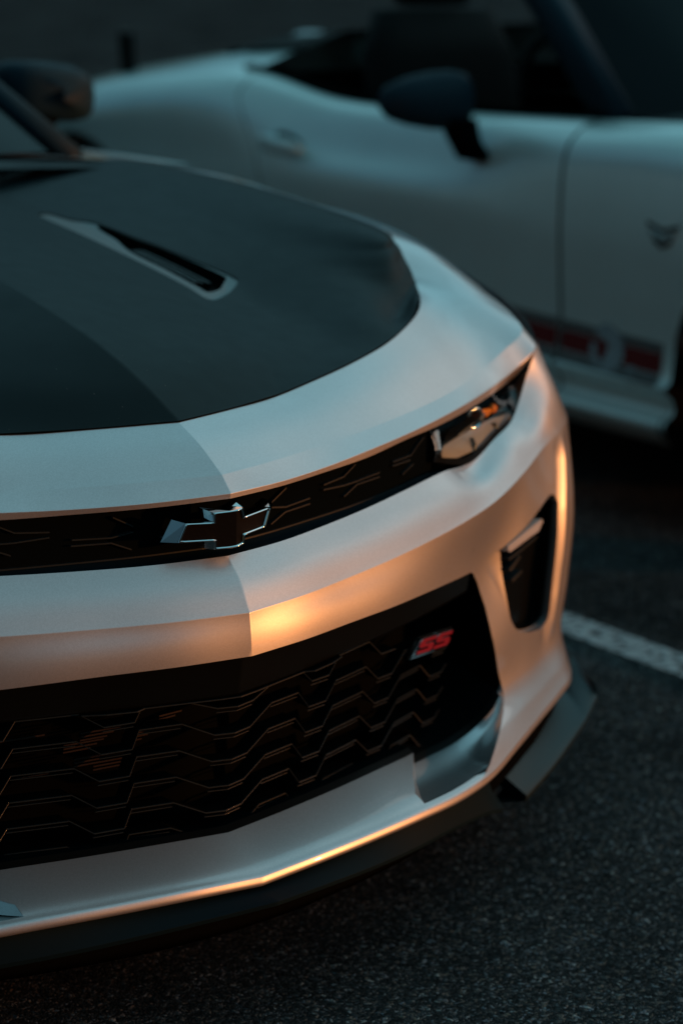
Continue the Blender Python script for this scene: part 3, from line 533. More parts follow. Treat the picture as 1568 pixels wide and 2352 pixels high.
# upper grille
uy=np.interp(p6[:,0],[0,.1,.2,.3,.4,.5,.71],[.098,.114,.139,.168,.205,.25,.345])
UG=Surf([np.c_[p6[:,0],uy-.006,np.full(8,.704)],np.c_[p6[:,0],uy,np.full(8,.632)]])
grid('upper_grille',UG,np.unique(np.round(np.concatenate([np.arange(-5,5.01,.2),[-.03,.03]]),3)),[0,.5,1],GRBLK,car)
R0=np.array(NETS['skin'][0])[:8]; U5=np.c_[p6[:,0],uy,np.full(8,.6322)]; U5[6:]=R0[6:]+[0,.05,0]
SH=Surf([U5,(U5*.4+R0*.6)+[0,0,-.0025],R0]); grid('grille_shelf',SH,np.unique(np.round(np.concatenate([np.arange(-6.0,6.01,.2),[-.03,.03]]),3)),np.linspace(0,2,9),SPLIT,car)
V,F=bar(list(UG.ev(np.arange(-4.9,4.91,.2),np.full(50,.985)[:len(np.arange(-4.9,4.91,.2))])+[0,-.004,0]),.0022,.004,NV,UPV); mesh('upper_grille_trim',V,F,WIRE,car,False)
def ugp(x,z):
    s_=np.interp(abs(x),p6[:,0],np.arange(8))*np.sign(x); t_=(.704-z)/(.704-.632); p=UG.ev([s_],[t_])[0]; return p+[0,-.006,0]
hexes=[[(.135,.690),(.108,.6755),(.108,.668),(.136,.663),(.186,.665)],[(.187,.657),(.136,.656),(.109,.6445)],[(.214,.678),(.257,.681),(.282,.6935)],[(.214,.671),(.258,.668),(.288,.668),(.343,.669)],[(.344,.6625),(.289,.663),(.261,.6515)],[(.377,.677),(.427,.676),(.447,.688),(.462,.695)],[(.377,.671),(.425,.669)],[(.436,.661),(.406,.652)]]
for hx in hexes:
    for sg in (1,-1):
        V,F=bar([ugp(sg*x,z) for x,z in hx],.002,.008,NV,UPV); mesh('grille_rib',V,F,WIRE,car,False)
# bow-tie emblem
def bpt(x,z,y=0): return np.array([x,.04+.3*abs(x)+y,z])
em=link('bow_tie_emblem',None,None,car)
oo=OUTL['bt_out']; ii=OUTL['bt_in']
def split(l):  # insert points on the fold x=0 so that the face can bend
    o=[]
    n=len(l)
    for i in range(n):
        a=l[i]; b_=l[(i+1)%n]; o.append(a)
        if a[0]*b_[0]<0:
            f=a[0]/(a[0]-b_[0]); o.append([0,a[1]+(b_[1]-a[1])*f])
    return o
def bent(name,l,y0,dep,m,hole=None,bevel=0):
    l=np.array(split(l)); hs_=[np.array(split(hole))] if hole is not None else []
    v,f=cdt(l,hs_,[0.0,.0],np.arange(.645,.71,.004),.0005)
    P=np.array([bpt(x,z,y0) for x,z in v]); Nn=np.tile([0,-1.,0],(len(P),1)); f=orient(P,f,Nn)
    V=list(P); F=[tuple(q) for q in f]
    for lp in [l]+hs_:
        b=len(V); k=len(lp); V+=[bpt(x,z,y0) for x,z in lp]+[bpt(x,z,y0+dep) for x,z in lp]
        F+=[(b+i,b+(i+1)%k,b+k+(i+1)%k,b+k+i) for i in range(k)]
    return mesh(name,V,F,m,em,False)
# chrome bevel: slopes from the outer outline up to the inner one
ctr=np.array([-.009,.673])
io=np.array(ii)
bent('emblem_insert',ii,-.006,.004,BTIN)
rimo=np.array([[ctr[0]+(p[0]-ctr[0])*1.0,p[1]] for p in ii])
def grow(l,d):
    l=np.array(l); n=len(l); o=[]
    ar=.5*sum(l[i][0]*l[(i+1)%n][1]-l[(i+1)%n][0]*l[i][1] for i in range(n)); sg=1 if ar>0 else -1
    for i in range(n):
        a=l[i]-l[i-1]; b_=l[(i+1)%n]-l[i]; a/=np.linalg.norm(a); b_/=np.linalg.norm(b_); na=np.array([a[1],-a[0]])*sg; nb=np.array([b_[1],-b_[0]])*sg
        mth=(na+nb); mth/=max(.5,np.linalg.norm(mth)**2/2) ; o.append(l[i]+mth*d)
    return o
g1=grow(ii,.0026)
def lpath(l,y,d): return np.array([bpt(*q,y) for q in d])
gm=grow(ii,.0014); k_=max(60,len(split(ii)))
def samp(l,n=240):
    a=np.array(split(l)); a=np.vstack([a,a[:1]]); d=np.r_[0,np.cumsum(np.linalg.norm(np.diff(a,axis=0),axis=1))]; u=np.linspace(0,d[-1],n,endpoint=False); return np.stack([np.interp(u,d,a[:,i]) for i in (0,1)],1)
def byidx(l,n=8):
    o=[]; m_=len(l)
    for i in range(m_):
        for u in np.linspace(0,1,n,endpoint=False): o.append(np.array(l[i])*(1-u)+np.array(l[(i+1)%m_])*u)
    return o
rings=[np.array([bpt(*q,y) for q in byidx(l)]) for l,y in ((ii,-.0055),(gm,-.0105),(g1,-.0075),(g1,.0))]
loft('emblem_rim',[np.vstack([r,r[:1]]) for r in rings],CHROME,em)
bent('emblem_bevel_base',oo,.004,.012,CHROME)
from_=[]
def near(p,l): l=np.array(l); return l[((l-p)**2).sum(1).argmin()]
A=np.array([bpt(x,z,.004) for x,z in split(oo)]); B=np.array([bpt(*near(p,split(g1)),-.0072) for p in split(oo)]); ribbon('emblem_bevel',A,B,CHROME,em,True,False)
# headlight
LNr=NETS['lens']
for sg in (1,-1):
    LN=Surf([np.array(r)*[sg,1,1] for r in LNr],mirror=False); f1=1 if sg>0 else -1
    hl=link('headlight',None,None,car)
    def on(l,d):
        l=np.array(l); n=LN.nrm(l[:,0],l[:,1])*f1; return LN.ev(l[:,0],l[:,1])+n*d,n
    a,b_=np.meshgrid(np.linspace(0,4,33),np.linspace(0,2,9)); k=33
    F=[(j*k+i,j*k+i+1,(j+1)*k+i+1,(j+1)*k+i) for j in range(8) for i in range(32)]
    P,n=on(np.stack([a.ravel(),b_.ravel()],1),0); mesh('lens',P,[q[::-1] for q in F] if sg>0 else F,LENSG,hl)
    P,n=on(np.stack([a.ravel(),b_.ravel()],1),0); P=P+np.array([-.012*sg,.03,-.004]); mesh('lamp_housing',P,F,HOUS,hl)
    ed=dens([(0,0),(0,2),(4,2),(4,0)],.15); P,n=on(ed,.002); P,n=on(ed,0); P2=P+np.array([-.013*sg,.032,-.004])
    ribbon('lamp_gasket',P,P2,GLOSSBLK,hl,True)
    edo=dens([(0.0,0),(0.0,2),(4,2),(4,0)],.15); c0=np.array([2.,1.]); edi=np.clip(edo,[.05,.03],[3.80,1.70]); Po,_=on(edo,.002); Pi,_=on(edi,.001); ribbon('lamp_seal',Po,Pi,GLOSSBLK,hl,True)
    def poly3(nm,key,d,dep,m,par=hl):
        l=smooth_loop(OUTL[key],3) if len(OUTL[key])>4 else np.array(OUTL[key]); on_=on if key!='pale' else (lambda q,dd: (lambda q: (LN.ev(q[:,0],q[:,1])+LN.nrm(q[:,0],q[:,1])*f1*((dd+.012)-.001-.021*(2-q[:,1:2])/1.2),0))(np.array(q,float))); v,f=cdt(dens(l,.15),[],np.arange(0,4,.2),np.arange(0,2,.2),.08); P,n=on_(v,d); o=mesh(nm,P,f,m,par)
        A,_=on_(l,d); B,_=on_(l,d-dep); ribbon(nm+'_side',A,B,m,o,True)
        return o
    poly3('light_pipe','pale',-.012,.01,PALE); poly3('inner_bezel','blk',-.010,.015,GLOSSBLK); poly3('reflector','pale2',-.015,.01,REFL); poly3('indicator','amber',-.006,.006,AMBER)
    P,n=on([(2.12,.62)],-.008); bm=bmesh.new(); bmesh.ops.create_uvsphere(bm,u_segments=12,v_segments=8,radius=.0075,matrix=Matrix.Translation(Vector(P[0]))); bm_obj('amber_glint_bead',bm,AMBER,hl)  # amber bead stands in for the sun glint on the reflector
    for s0 in (1.15,2.05):
        P,n=on([(s0,1.05+.25*(s0-1)),(s0+.12,1.45+.15*(s0-1)),(s0+.15,1.9)],-.003); V,F=bar(P,.0022,.006,n[0],np.array([1.,0,0])); mesh('lamp_divider',V,F,HOUS,hl,False)
    P,n=on([(.75,.75),(1.2,.62),(1.8,.62),(2.4,.72),(3.0,.72)],-.006); V,F=bar(P,.002,.004,n[0],UPV); mesh('lamp_trim',V,F,CHROME,hl,False)
    P,n=on([(1.45,.45)],-.012); c_=P[0]; rows=[[tuple(c_+np.array([(r_*math.cos(a)),-d_,r_*math.sin(a)])) for a in np.linspace(0,2*math.pi,20,endpoint=False)] for r_,d_ in ((.016,0),(.017,.005),(.0145,.006),(.012,0))]
    loft('projector_ring',rows,CHROME,hl,closed=True)
    for k in range(4):
        q=[(.12+.06*k,.25),(.06+.06*k,1.35)]; P,n=on(q,-.006); V,F=bar(P,.003,.01,n[0],np.array([1.,0,0])); mesh('lamp_rib',V,F,REFL,hl,False)
# splitter
C10=np.array([[0,-.063,.197],[.1,-.042,.190],[.2,-.015,.181],[.3,.018,.172],[.4,.058,.163],[.5,.098,.150],[.56,.131,.130]])
T0=np.array(C9[:7])+[0,.016,-.017]; T0[6]=[.585,.195,.145]
T1=T0*.2+C10*.8; 
SP=Surf([T0,C10,C10+[0,.002,-.007],C10+[0,.05,-.018]],crease=(1,2))
grid('splitter',SP,np.unique(np.round(np.concatenate([np.arange(-6,6.01,.2),[-.03,.03]]),3)),[0,.25,.5,.75,.97,1,1.1,1.5,1.9,2,2.5,3],SPLIT,car)
# dark underside closing the bumper
UB=Surf([C9+[0,.03,-.017],np.c_[C9[:,0]*.98,C9[:,1]+.06,np.full(14,.12)],np.c_[C9[:,0]*.95,C9[:,1]+.45,np.full(14,.13)]]); grid('undertray',UB,np.arange(-13,13.01,.5),[0,.5,1,2],MATBLK,car)
for sg in (1,-1):
    wt=np.array([[0.616, 0.198, 0.15], [0.748, 0.275, 0.165], [0.905, 0.375, 0.18], [0.945, 0.402, 0.205], [0.966, 0.421, 0.215]])
    wo=np.array([[0.64, 0.168, 0.12], [0.741, 0.214, 0.138], [0.872, 0.286, 0.16], [0.94, 0.331, 0.175], [0.943, 0.34, 0.19]])
    wt=wt*[sg,1,1]; wo=wo*[sg,1,1]
    SW=Surf([wt,wo,wo+[0,.003,-.012],wo+[-.03*sg,.05,-.02]],crease=(1,2),mirror=False,kink=(2,3))
    grid('corner_winglet',SW,np.linspace(0,4,41),[0,.25,.5,.75,1,1.25,1.5,1.75,2,2.5,3],WINGM,car,flip=(sg<0))
    up=np.array([[.80,.285,.168],[.865,.33,.182],[.915,.40,.205],[.945,.48,.225]])*[sg,1,1]
    ribbon('winglet_end',[wt[0],wt[0]+[0,.02,-.015]],[wo[0],wo[0]+[0,.02,-.015]],SPLIT,car)
# front car: rest of the body
def side_rows(sg):
    st=[]
    # section (y, x_shoulder, z_top, z_crease)
    for y,xs,zt in ((.60,.925,.81),(.95,.945,.885),(1.5,.93,.90),(2.2,.90,.91),(3.0,.90,.93),(3.7,.95,.96),(4.3,.93,.95),(4.7,.85,.93)):
        st.append([(sg*xs,y,zt),(sg*(xs+.02),y,zt-.10),(sg*min(.982,xs+.04),y,.65),(sg*min(.995,xs+.06),y,.49),(sg*min(.985,xs+.03),y,.36),(sg*(xs+.03),y,.24),(sg*(xs+.01),y,.19)])
    return st
for sg in (1,-1):
    rows=side_rows(sg); rows[0]=[tuple(np.array(NETS['skin'][k][13])*[sg,1,1]) for k in (0,1,2,3,4,6,7)]
    body=np.array(rows); 
    SS=Surf([body[:,j] for j in range(7)],mirror=False)
    ys=np.interp
    # wheel arches as holes in the panel
    loops=[]
    for wy in (.93,3.74):
        ar=[]
        for k in range(28):
            a=2*math.pi*k/28; y=wy+.385*math.cos(a); z=.35+.385*math.sin(a)
            s_=np.interp(y,body[:,3,1],np.arange(8)); zc=SS.ev(np.full(7,s_),np.arange(7.))[:,2]; t_=np.interp(-z,-zc,np.arange(7.)); ar.append((s_,min(t_,5.98)))
        ar=[p for p in ar if p[1]<5.97]; ar.sort(key=lambda p:p[0]); loops.append(ar)
    out=[(0,0),(7,0),(7,6)]+[(loops[1][-1][0],6)]+loops[1][::-1]+[(loops[1][0][0],6),(loops[0][-1][0],6)]+loops[0][::-1]+[(loops[0][0][0],6),(0,6)]
    pn=panel('body_side',SS,out,[],SILVER,car,np.arange(0,7.01,.1),np.arange(0,6.01,.25),gap=.04,step=.1)
    for wy in (.93,3.74): wheel(car,(sg*.83,wy-1.9,.345),side=sg)
deck=[[(-.93,1.5,.93),(-.5,1.6,.965),(0,1.62,.98),(.5,1.6,.965),(.93,1.5,.93)],[(-.90,2.2,.92),(-.6,2.2,1.0),(0,2.2,1.02),(.6,2.2,1.0),(.90,2.2,.92)],[(-.90,3.0,.94),(-.6,3,1.0),(0,3,1.02),(.6,3,1.0),(.90,3.0,.94)],[(-.95,3.7,.97),(-.5,3.8,1.0),(0,3.8,1.02),(.5,3.8,1.0),(.95,3.7,.97)],[(-.85,4.7,.94),(-.5,4.72,.96),(0,4.74,.97),(.5,4.72,.96),(.85,4.7,.94)]]
loft('body_deck',deck,SILVER,car)
loft('tail_panel',[[(x,y,z) for x,y,z in deck[-1]],[(x*.98,4.76,.6) for x,y,z in deck[-1]],[(x*.95,4.68,.22) for x,y,z in deck[-1]]],SILVER,car)
# windscreen, cowl, roof, pillars
ws0=[(-.70,1.62,.955),(-.4,1.50,.975),(0,1.46,.985),(.4,1.50,.975),(.70,1.62,.955)]
ws1=[(-.56,2.32,1.30),(-.3,2.24,1.33),(0,2.22,1.34),(.3,2.24,1.33),(.56,2.32,1.30)]
wm=[tuple((np.array(a)+np.array(b_))/2+[0,.01,.0]) for a,b_ in zip(ws0,ws1)]
loft('windscreen',[ws0,wm,ws1],DARKGLASS,car)
cw=[(x,y-.02,z-.01) for x,y,z in ws0]; cf=[(-.86,1.50,.93),(-.45,1.44,.955),(0,1.40,.965),(.45,1.44,.955),(.86,1.50,.93)]
loft('cowl',[cf,cw],GLOSSBLK,car)
rf=[[ (-.56,2.22,1.30),(-.3,2.2,1.34),(0,2.2,1.35),(.3,2.2,1.34),(.56,2.22,1.30)],[(-.57,2.9,1.31),(-.3,2.9,1.345),(0,2.9,1.35),(.3,2.9,1.345),(.57,2.9,1.31)],[(-.55,3.3,1.25),(-.3,3.3,1.29),(0,3.3,1.30),(.3,3.3,1.29),(.55,3.3,1.25)]]
loft('roof',rf,SATIN,car); loft('rear_window',[rf[-1],[(-.6,4.1,1.0),(-.3,4.15,1.02),(0,4.15,1.03),(.3,4.15,1.02),(.6,4.1,1.0)]],DARKGLASS,car)
for sg in (1,-1):
    A=[np.array(a)*[sg,1,1] for a in ((.725,1.60,.945),(.69,1.82,1.048),(.64,2.06,1.165),(.575,2.32,1.31))]
    rows=[]
    for p in A: rows.append([p+np.array([-.03*sg,-.02,.0]),p+np.array([0,-.012,.016]),p+np.array([.028*sg,.01,.008]),p+np.array([.03*sg,.03,-.02]),p+np.array([-.01*sg,.03,-.03])])
    loft('windscreen_pillar',rows,MIRB,car,caps=True,closed=True)
    loft('side_window',[[(sg*.73,1.66,.95),(sg*.80,2.4,.95),(sg*.82,3.3,.97),(sg*.80,3.5,1.0)],[(sg*.585,2.27,1.30),(sg*.60,2.5,1.325),(sg*.60,2.9,1.32),(sg*.57,3.3,1.25)]],DARKGLASS,car)
    # door mirror: housing, glass side and foot
    mr=link('door_mirror',None,None,car)
    cx,cy,cz=sg*.912,2.02,1.03
    rows=[]
    for u,wx,hz,dy in ((-1,.0,.0,0),(-.9,.55,.6,0),(-.5,.9,.9,.0),(0,1,1,0),(.45,.96,.96,0),(.8,.93,.93,0)):
        ring=[]
        for k in range(16):
            a=2*math.pi*k/16; ca,sa=math.cos(a),math.sin(a); ex=abs(ca)**.6*np.sign(ca); ez=abs(sa)**.6*np.sign(sa)
            ring.append((cx+sg*(ex*.108*wx),cy+u*.075,cz+ez*.062*hz-ex*.012))
        rows.append(ring)
    loft('mirror_housing',rows,MIRB,mr,caps=True,closed=True)
    loft('mirror_glass',[[(p[0]*.98+cx*.02,cy+.062,p[2]) for p in rows[-1]],[(cx,cy+.063,cz)]*16],DARKGLASS,mr,closed=True)
    loft('mirror_foot',[[(cx-sg*.08,cy-.05,cz-.05),(cx+sg*.0,cy-.05,cz-.055),(cx+sg*.0,cy+.04,cz-.055),(cx-sg*.08,cy+.04,cz-.05)],[(cx-sg*.14,cy-.07,cz-.12),(cx-sg*.06,cy-.07,cz-.125),(cx-sg*.06,cy+.03,cz-.125),(cx-sg*.14,cy+.03,cz-.12)]],MATBLK,mr,caps=True,closed=True)
for ch in car.children: ch.location=Vector(ch.location)-(Vector((0,1.9,0)) if ch.name.split('.')[0]!='wheel' else Vector((0,0,0)))
# ================= second car, parked behind the bay line =================
c2=empty('parked_car','pale silver open-top car with red side stripe and black mirror, parked beyond the white line','car',(3.15,2.5,0))
Ys=[.12,.35,.7,1.05,1.45,1.82,2.3,2.83,3.23,3.7,4.2,4.6,4.85]
zb=[.70,.80,.87,.915,.940,.925,.902,.893,.945,.905,.815,.72,.64]
xo=[.45,.2,.06,.01,0,0,0,0,-.03,-.06,-.04,.05,.25]
def sec(i,sg=1):
    x=xo[i]; z=zb[i]; l=[(x+.13,z),(x+.055,z-.025),(x+.012,z-.085),(x+.004,.70),(x+.012,.56),(x+.02,.44),(x+.012,.365),(x-.008,.345),(x+.022,.315),(x+.028,.285),(x-.002,.262),(x+.006,.235),(x+.05,.20)]
    if i in(8,9,10): l[2]=(x+.0,z-.10)
    if i==6 or i==7: l[1]=(x+.075,z-.03); l[2]=(x+.035,z-.12)
    return [(3.15-sg*(.95-a),Ys[i],b) for a,b in l]
for sg in (1,-1):
    B2=np.array([sec(i,sg) for i in range(13)])
    S2=Surf([B2[:,j] for j in range(13)],mirror=False)
    def at(y,k): return np.interp(y,Ys,np.arange(13.))
    def tz(y,z):
        s_=np.interp(y,Ys,np.arange(13.)); q=S2.ev(np.full(60,s_),np.linspace(2,11.9,60))[:,2]; return s_,float(np.interp(-z,-q,np.linspace(2,11.9,60)))
    arch=[]
    for wy in (1.045,3.92):
        ar=[]
        for k in range(40):
            a=2*math.pi*k/40; ra=.41 if wy<2 else .375; y=wy+ra*math.cos(a); z=.34+ra*math.sin(a)
            if z>.21: ar.append(tz(y,z))
        ar.sort(key=lambda p:p[0]); ar[0]=(ar[0][0],12); ar[-1]=(ar[-1][0],12); arch.append(ar)
    sm=np.interp(1.82,Ys,np.arange(13.)); g_=.012
    rear=[(7.83,0),(7.80,1.5),(7.55,2.6),(7.40,4),(7.52,6),(7.60,12)]
    def pn(nm,out): return panel(nm,S2,out,[],SILVER2,c2,np.arange(0,12.01,.12),np.arange(0,12.01,.25),gap=.05,step=.12)
    # the front wing with its wheel arch, the door, the rear quarter
    pn('front_wing',[(0,0),(sm-g_,0),(sm-g_,12)]+arch[0][::-1]+[(0,12)] if arch[0][0][0]>0 else [(0,0),(sm-g_,0),(sm-g_,12),(0,12)])
    door=pn('door',[(sm+g_,0)]+rear+[(sm+g_,12)])
    pn('rear_quarter',[(7.842,0),(12,0),(12,12)]+arch[1][::-1]+[(7.612,12),(7.532,6),(7.412,4),(7.562,2.6),(7.812,1.5)])
    # dark inner body behind the gaps
    Bi=S2.ev(np.tile(np.linspace(4.6,8.2,41),25),np.repeat(np.linspace(0.5,12,25),41))+[.014*sg,0,0]
    mesh('inner_sill',Bi,[(j*41+i,j*41+i+1,(j+1)*41+i+1,(j+1)*41+i) for j in range(24) for i in range(40)],MATBLK,c2)
    for wy in (1.03,3.92): wheel(c2,(-sg*.83,wy-2.5,.345),side=-sg)
    # side stripe: grey, red and grey bands, printed flat
    for nm,z0,z1,m in (('grey_stripe',.452,.430,GREYSTR),('red_stripe',.428,.380,REDSTR),('grey_stripe',.378,.355,GREYSTR)):
        for ya,yb in ((1.47,1.812),(1.828,3.2)):
            n=14; yy=np.linspace(ya,yb,n); A=[];Bq=[]
            for y in yy:
                s_,t0=tz(y,z0+(y-1.8)*.02); _,t1=tz(y,z1+(y-1.8)*.02); p=S2.ev([s_,s_],[t0,t1]); A.append(p[0]+[-.0022*sg,0,0]); Bq.append(p[1]+[-.0022*sg,0,0])
            ribbon(nm,A,Bq,m,c2)
    # running-animal shaped emblem over the stripe: round head loop, body and hind part
    def decal(pts,off=.0045):
        P=[]
        for y,z in pts:
            s_,t_=tz(y,z-.018); P.append(S2.ev([s_],[t_])[0]+[-off*sg,0,0])
        return P
    for pts in ([(1.70,.462),(1.68,.48),(1.655,.485),(1.63,.478),(1.61,.462),(1.60,.44),(1.595,.41),(1.61,.385),(1.64,.37),(1.67,.375),(1.655,.40),(1.64,.415),(1.65,.44),(1.665,.455),(1.69,.45)],
                [(1.71,.435),(1.715,.41),(1.70,.385),(1.67,.374),(1.675,.39),(1.69,.405),(1.695,.43)],
                [(1.575,.395),(1.565,.37),(1.565,.345),(1.545,.345),(1.545,.375),(1.555,.40)]):
        P=decal(pts); k=len(P); ctr=np.mean(P,0); o=mesh('stripe_emblem',P+[ctr],[(i,(i+1)%k,k) for i in range(k)],EMBL,c2,False)
    # badge on the wing
    s_,t_=tz(1.475,.695); p=S2.ev([s_],[t_])[0]
    for dz,w_ in ((.018,.10),(0.,.085),(-.018,.055)):
        V,F=bar([p+[-.004*sg,-w_/2,dz+.008],p+[-.004*sg,0,dz-.006],p+[-.004*sg,w_/2,dz+.008]],.010,.004,np.array([-1.*sg,0,0]),np.array([0,0,1.])); mesh('wing_badge',V,F,CHROME if dz==0 else GLOSSBLK,c2,False)
    # door handle
    s_,t_=tz(2.93,.765); p=S2.ev([s_],[t_])[0]
    rows=[]
    for u in np.linspace(-1,1,9):
        r_=.013*(1-abs(u)**4)+.006; oy=p+[-(.038-.022*u*u)*sg,u*.105,.004*u]
        rows.append([oy+[.55*r_*math.cos(a),0,1.3*r_*math.sin(a)] for a in np.linspace(0,2*math.pi,12,endpoint=False)])
    loft('door_handle',rows,SILVER2,door,caps=True,closed=True)
    bm=bmesh.new(); bmesh.ops.create_uvsphere(bm,u_segments=20,v_segments=10,radius=1,matrix=Matrix.Translation(Vector(p)+Vector((.004*sg,.02,.0)))@Matrix.Diagonal((.008,.085,.034,1))); bm_obj('handle_recess',bm,GLOSSBLK,door)
    # mirror
    mr=link('door_mirror',None,None,c2)
    s_,t_=tz(2.16,.80); f=S2.ev([s_],[t_])[0]
    def mx(x,y,z): return (3.15-sg*(3.15-x),y,z)
    rows=[]
    for u,hh,dd in ((-1,.22,.4),(-.8,.55,.8),(-.4,.78,1),(.1,.95,1),(.6,1,.95),(.9,.88,.8),(1,.6,.5)):
        rows.append([mx(2.085+u*.115,2.19+.058*dd*math.cos(a)-.02*u,.942+.068*hh*math.sin(a)+(.012 if math.sin(a)>0 else 0)) for a in np.linspace(0,2*math.pi,14,endpoint=False)])
    loft('mirror_housing',rows,MIRB,mr,caps=True,closed=True)
    loft('mirror_foot',[[mx(2.15+a,2.15+b_,.905) for a,b_ in ((-.03,-.035),(.04,-.035),(.04,.035),(-.03,.035))],[mx(2.185+a,2.155+b_,.85) for a,b_ in ((-.03,-.03),(.03,-.03),(.03,.03),(-.03,.03))],[mx(2.225+a,2.15+b_,.80) for a,b_ in ((-.03,-.04),(.02,-.04),(.02,.04),(-.03,.04))]],MATBLK,mr,caps=True,closed=True)
    # windscreen pillar
    A=[np.array(mx(*a)) for a in ((2.36,1.80,.925),(2.42,2.08,1.15),(2.50,2.40,1.36))]
    rows=[[p_+[-.035*sg,-.03,0],p_+[-.02*sg,-.035,.012],p_+[.045*sg,-.01,.02],p_+[.045*sg,.05,-.01],p_+[-.03*sg,.045,-.02]] for p_ in A]
    loft('windscreen_pillar',rows,MIRB,c2,caps=True,closed=True)
    # cabin sill trim along the belt
    n=20; yy=np.linspace(1.80,3.25,n); A=[S2.ev([np.interp(y,Ys,np.arange(13.))],[.02])[0] for y in yy]; A=np.array(A)
    loft('belt_trim',[A+[-.002*sg,0,-.004],A+[-.001*sg,0,.012],A+[.06*sg,0,.012],A+[.09*sg,0,-.25]],MATBLK,c2)
# windscreen, bonnet, cabin tub, tonneau, rear deck
ws=[[(2.38,1.80,.925),(2.7,1.60,.95),(3.15,1.53,.96),(3.6,1.60,.95),(3.92,1.80,.925)],[(2.51,2.42,1.36),(2.8,2.36,1.385),(3.15,2.34,1.39),(3.5,2.36,1.385),(3.79,2.42,1.36)]]
loft('windscreen',ws,DARKGLASS,c2); loft('windscreen_header',[[tuple(np.array(p)+d) for p in ws[1]] for d in ([0,-.02,.012],[0,.03,.02],[0,.05,-.01],[0,0,-.03],[0,-.02,.012])],SATIN,c2)
bon=[]
for i,y in ((0,.12),(1,.35),(2,.7),(3,1.05),(4,1.45),(5,1.82)):
    z=zb[i]; x=2.2+xo[i]+.13; bon.append([(x,y,z),(2.6,y-.03,z+.035),(3.15,y-.06,z+.06),(3.7,y-.03,z+.035),(6.3-x,y,z)])
bon[-1]=[(p[0],1.66 if abs(p[0]-3.15)<.7 else 1.80,p[2]-.01) for p in bon[-1]]
loft('bonnet',bon,SATIN,c2)
loft('nose',[bon[0],[(p[0],.02,.55) for p in bon[0]],[(p[0],.04,.25) for p in bon[0]]],SILVER2,c2)
loft('cabin_tub',[[(2.42,1.85,.85),(3.88,1.85,.85)],[(2.42,1.9,.35),(3.88,1.9,.35)],[(2.42,3.2,.35),(3.88,3.2,.35)],[(2.42,3.25,.93),(3.88,3.25,.93)]],MATBLK,c2,smooth=False)
loft('dashboard',[[(x,y,z) for x in np.linspace(2.40,3.90,7)] for y,z in ((1.82,.92),(2.0,.97),(2.18,.95),(2.22,.80),(2.12,.55))],SEAT,c2)
def dk(y,ze,zc,w_):
    o=[]
    for u in (-1,-.93,-.82,-.66,-.4,0,.4,.66,.82,.93,1):
        o.append((3.15+u*w_,y,ze+(zc-ze)*min(1,(1-abs(u))/.34)**.8+.015*(1-u*u)))
    return o
DK=[dk(3.2,.935,1.02,.87),dk(3.45,.93,.99,.88),dk(3.7,.90,.945,.89),dk(4.2,.812,.865,.88),dk(4.6,.72,.78,.84),dk(4.82,.64,.70,.74)]
loft('rear_deck',DK,SILVER2,c2)
loft('rear_panel',[DK[-1],[(p[0],4.92,.5) for p in DK[-1]],[(p[0],4.88,.25) for p in DK[-1]]],SILVER2,c2)
tn=[[(p[0],p[1],p[2]+.012) for p in dk(y,zz,zc,w_)[2:9]] for y,zz,zc,w_ in ((3.15,.938,1.03,.86),(3.4,.932,1.0,.87),(3.56,.925,.975,.84))]
loft('tonneau_cover',tn+[[(p[0],p[1]+.01,p[2]-.02) for p in tn[-1]]],SEAT,c2)
V,F=bar([(2.42,4.02,.86),(2.42,4.04,1.0)],.045,.03,np.array([1.,0,0]),np.array([0,1.,0])); mesh('aerial',V,F,GLOSSBLK,c2,False)
bm=bmesh.new(); bmesh.ops.create_uvsphere(bm,u_segments=16,v_segments=8,radius=1,matrix=Matrix.Translation((2.72,3.50,1.01))@Matrix.Diagonal((.06,.05,.016,1))); bm_obj('tonneau_pale_spot',bm,SPOTPALE,c2)  # pale flattened ellipsoid on the tonneau
for cx in (2.72,3.58):
    st=link('seat',None,None,c2)
    def blk(nm,secs,par=st):
        rows=[]
        for y,z,w_,d in secs:
            rows.append([(cx+w_*np.sign(math.cos(a))*abs(math.cos(a))**.5,y+d*np.sign(math.sin(a))*abs(math.sin(a))**.5,z) for a in np.linspace(0,2*math.pi,20,endpoint=False)])
        return loft(nm,rows,SEAT,par,caps=True,closed=True)
    blk('seat_cushion',[(2.55,.38,.24,.26),(2.55,.50,.26,.28),(2.56,.56,.24,.26)])
    blk('seat_back',[(2.78,.52,.24,.07),(2.84,.75,.26,.08),(2.90,1.0,.25,.07),(2.93,1.12,.20,.05)])
    blk('head_restraint',[(2.93,1.13,.11,.04),(2.94,1.18,.15,.06),(2.95,1.28,.15,.06),(2.95,1.32,.11,.03)])
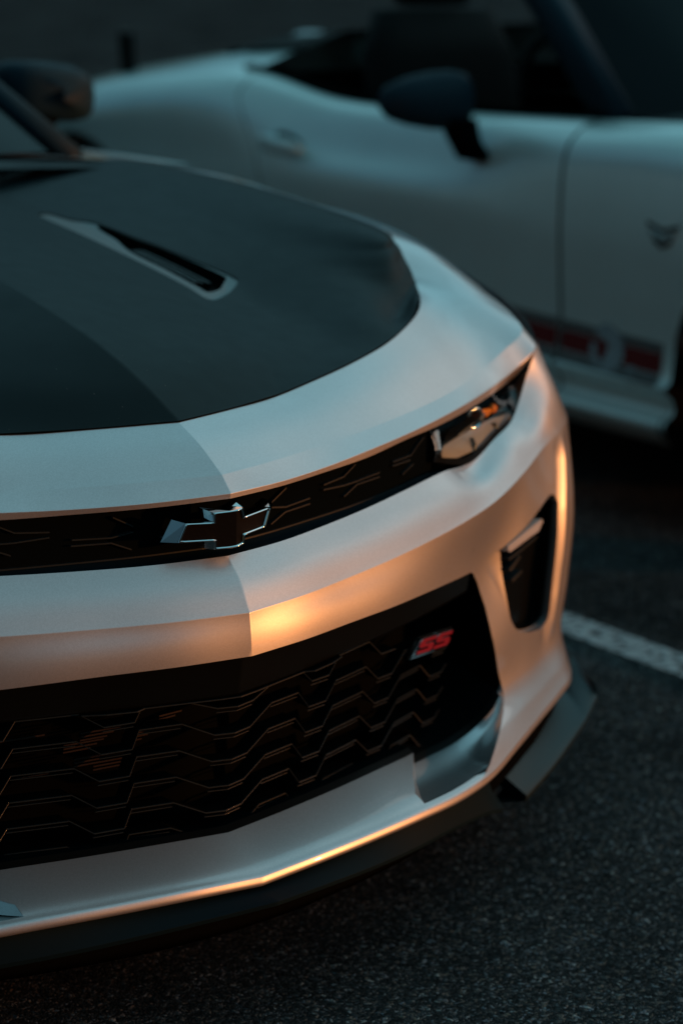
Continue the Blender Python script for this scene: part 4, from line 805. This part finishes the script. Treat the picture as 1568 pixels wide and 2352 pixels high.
rows=[[(2.72+(.185+.016*math.cos(b_))*math.cos(a),2.33+.016*math.sin(b_)*.9+.06*math.sin(a),.92+(.17+.016*math.cos(b_))*math.sin(a)) for b_ in np.linspace(0,2*math.pi,8,endpoint=False)] for a in np.linspace(0,2*math.pi,29)]
loft('steering_wheel',rows,SEAT,c2,closed=True)
for ch in c2.children:
    if ch.name.split('.')[0]!='wheel': ch.location=Vector(ch.location)-Vector((3.15,2.5,0))

# ================= unseen van, added so that its shade lies over the second car =================
vn=empty('shade_van','unseen tall dark blue van added to shade the open-top car','van',(6.1,1.0,0))
NAVY=mat('dark_blue_paint',(.012,.022,.035),.3,.2,.6)
pf=[(-.95,.30),(-.98,.62),(-.93,.98),(-.62,1.08),(.10,1.80),(.6,1.95),(4.6,1.96),(4.85,1.75),(4.95,.95),(4.95,.30)]
rows=[]
for x,k in ((-.99,.94),(-.93,.985),(-.6,1),(0,1.005),(.6,1),(.93,.985),(.99,.94)):
    rows.append([(x*(1-.10*max(0,(z-1.0))),(y-2.0)*(1 if abs(x)<.95 else .99),.30+(z-.30)*k) for y,z in pf])
o=loft('van_body',rows,NAVY,vn,caps=True,closed=True); autosm(o,30)
for sg in (1,-1):
    for y0,y1 in ((.45,1.45),(1.6,3.0),(3.15,4.5)):
        q=[(sg*.955,y0-2,1.12),(sg*.955,y1-2,1.12),(sg*.895,y1-2,1.68),(sg*.895,y0-2+(.35 if y0<.5 else 0),1.68)]; prism('van_window',q,(sg,0,.1),.02,DARKGLASS,vn)
    for wy in (-1.75,1.95): wheel(vn,(sg*.86,wy,.345),side=sg)
    prism('van_headlight',[(sg*.62,-2.985,.70),(sg*.93,-2.955,.72),(sg*.93,-2.955,.88),(sg*.62,-2.965,.86)],(0,-1,0),.03,REFL,vn)
prism('van_windscreen',[(-.80,-2.50,1.18),(.80,-2.50,1.18),(.72,-2.0,1.70),(-.72,-2.0,1.70)],(0,-.7,.7),.02,DARKGLASS,vn)
prism('van_grille',[(-.5,-2.985,.45),(.5,-2.985,.45),(.5,-2.985,.66),(-.5,-2.985,.66)],(0,-1,0),.02,GRBLK,vn)

bpy.context.view_layer.update()
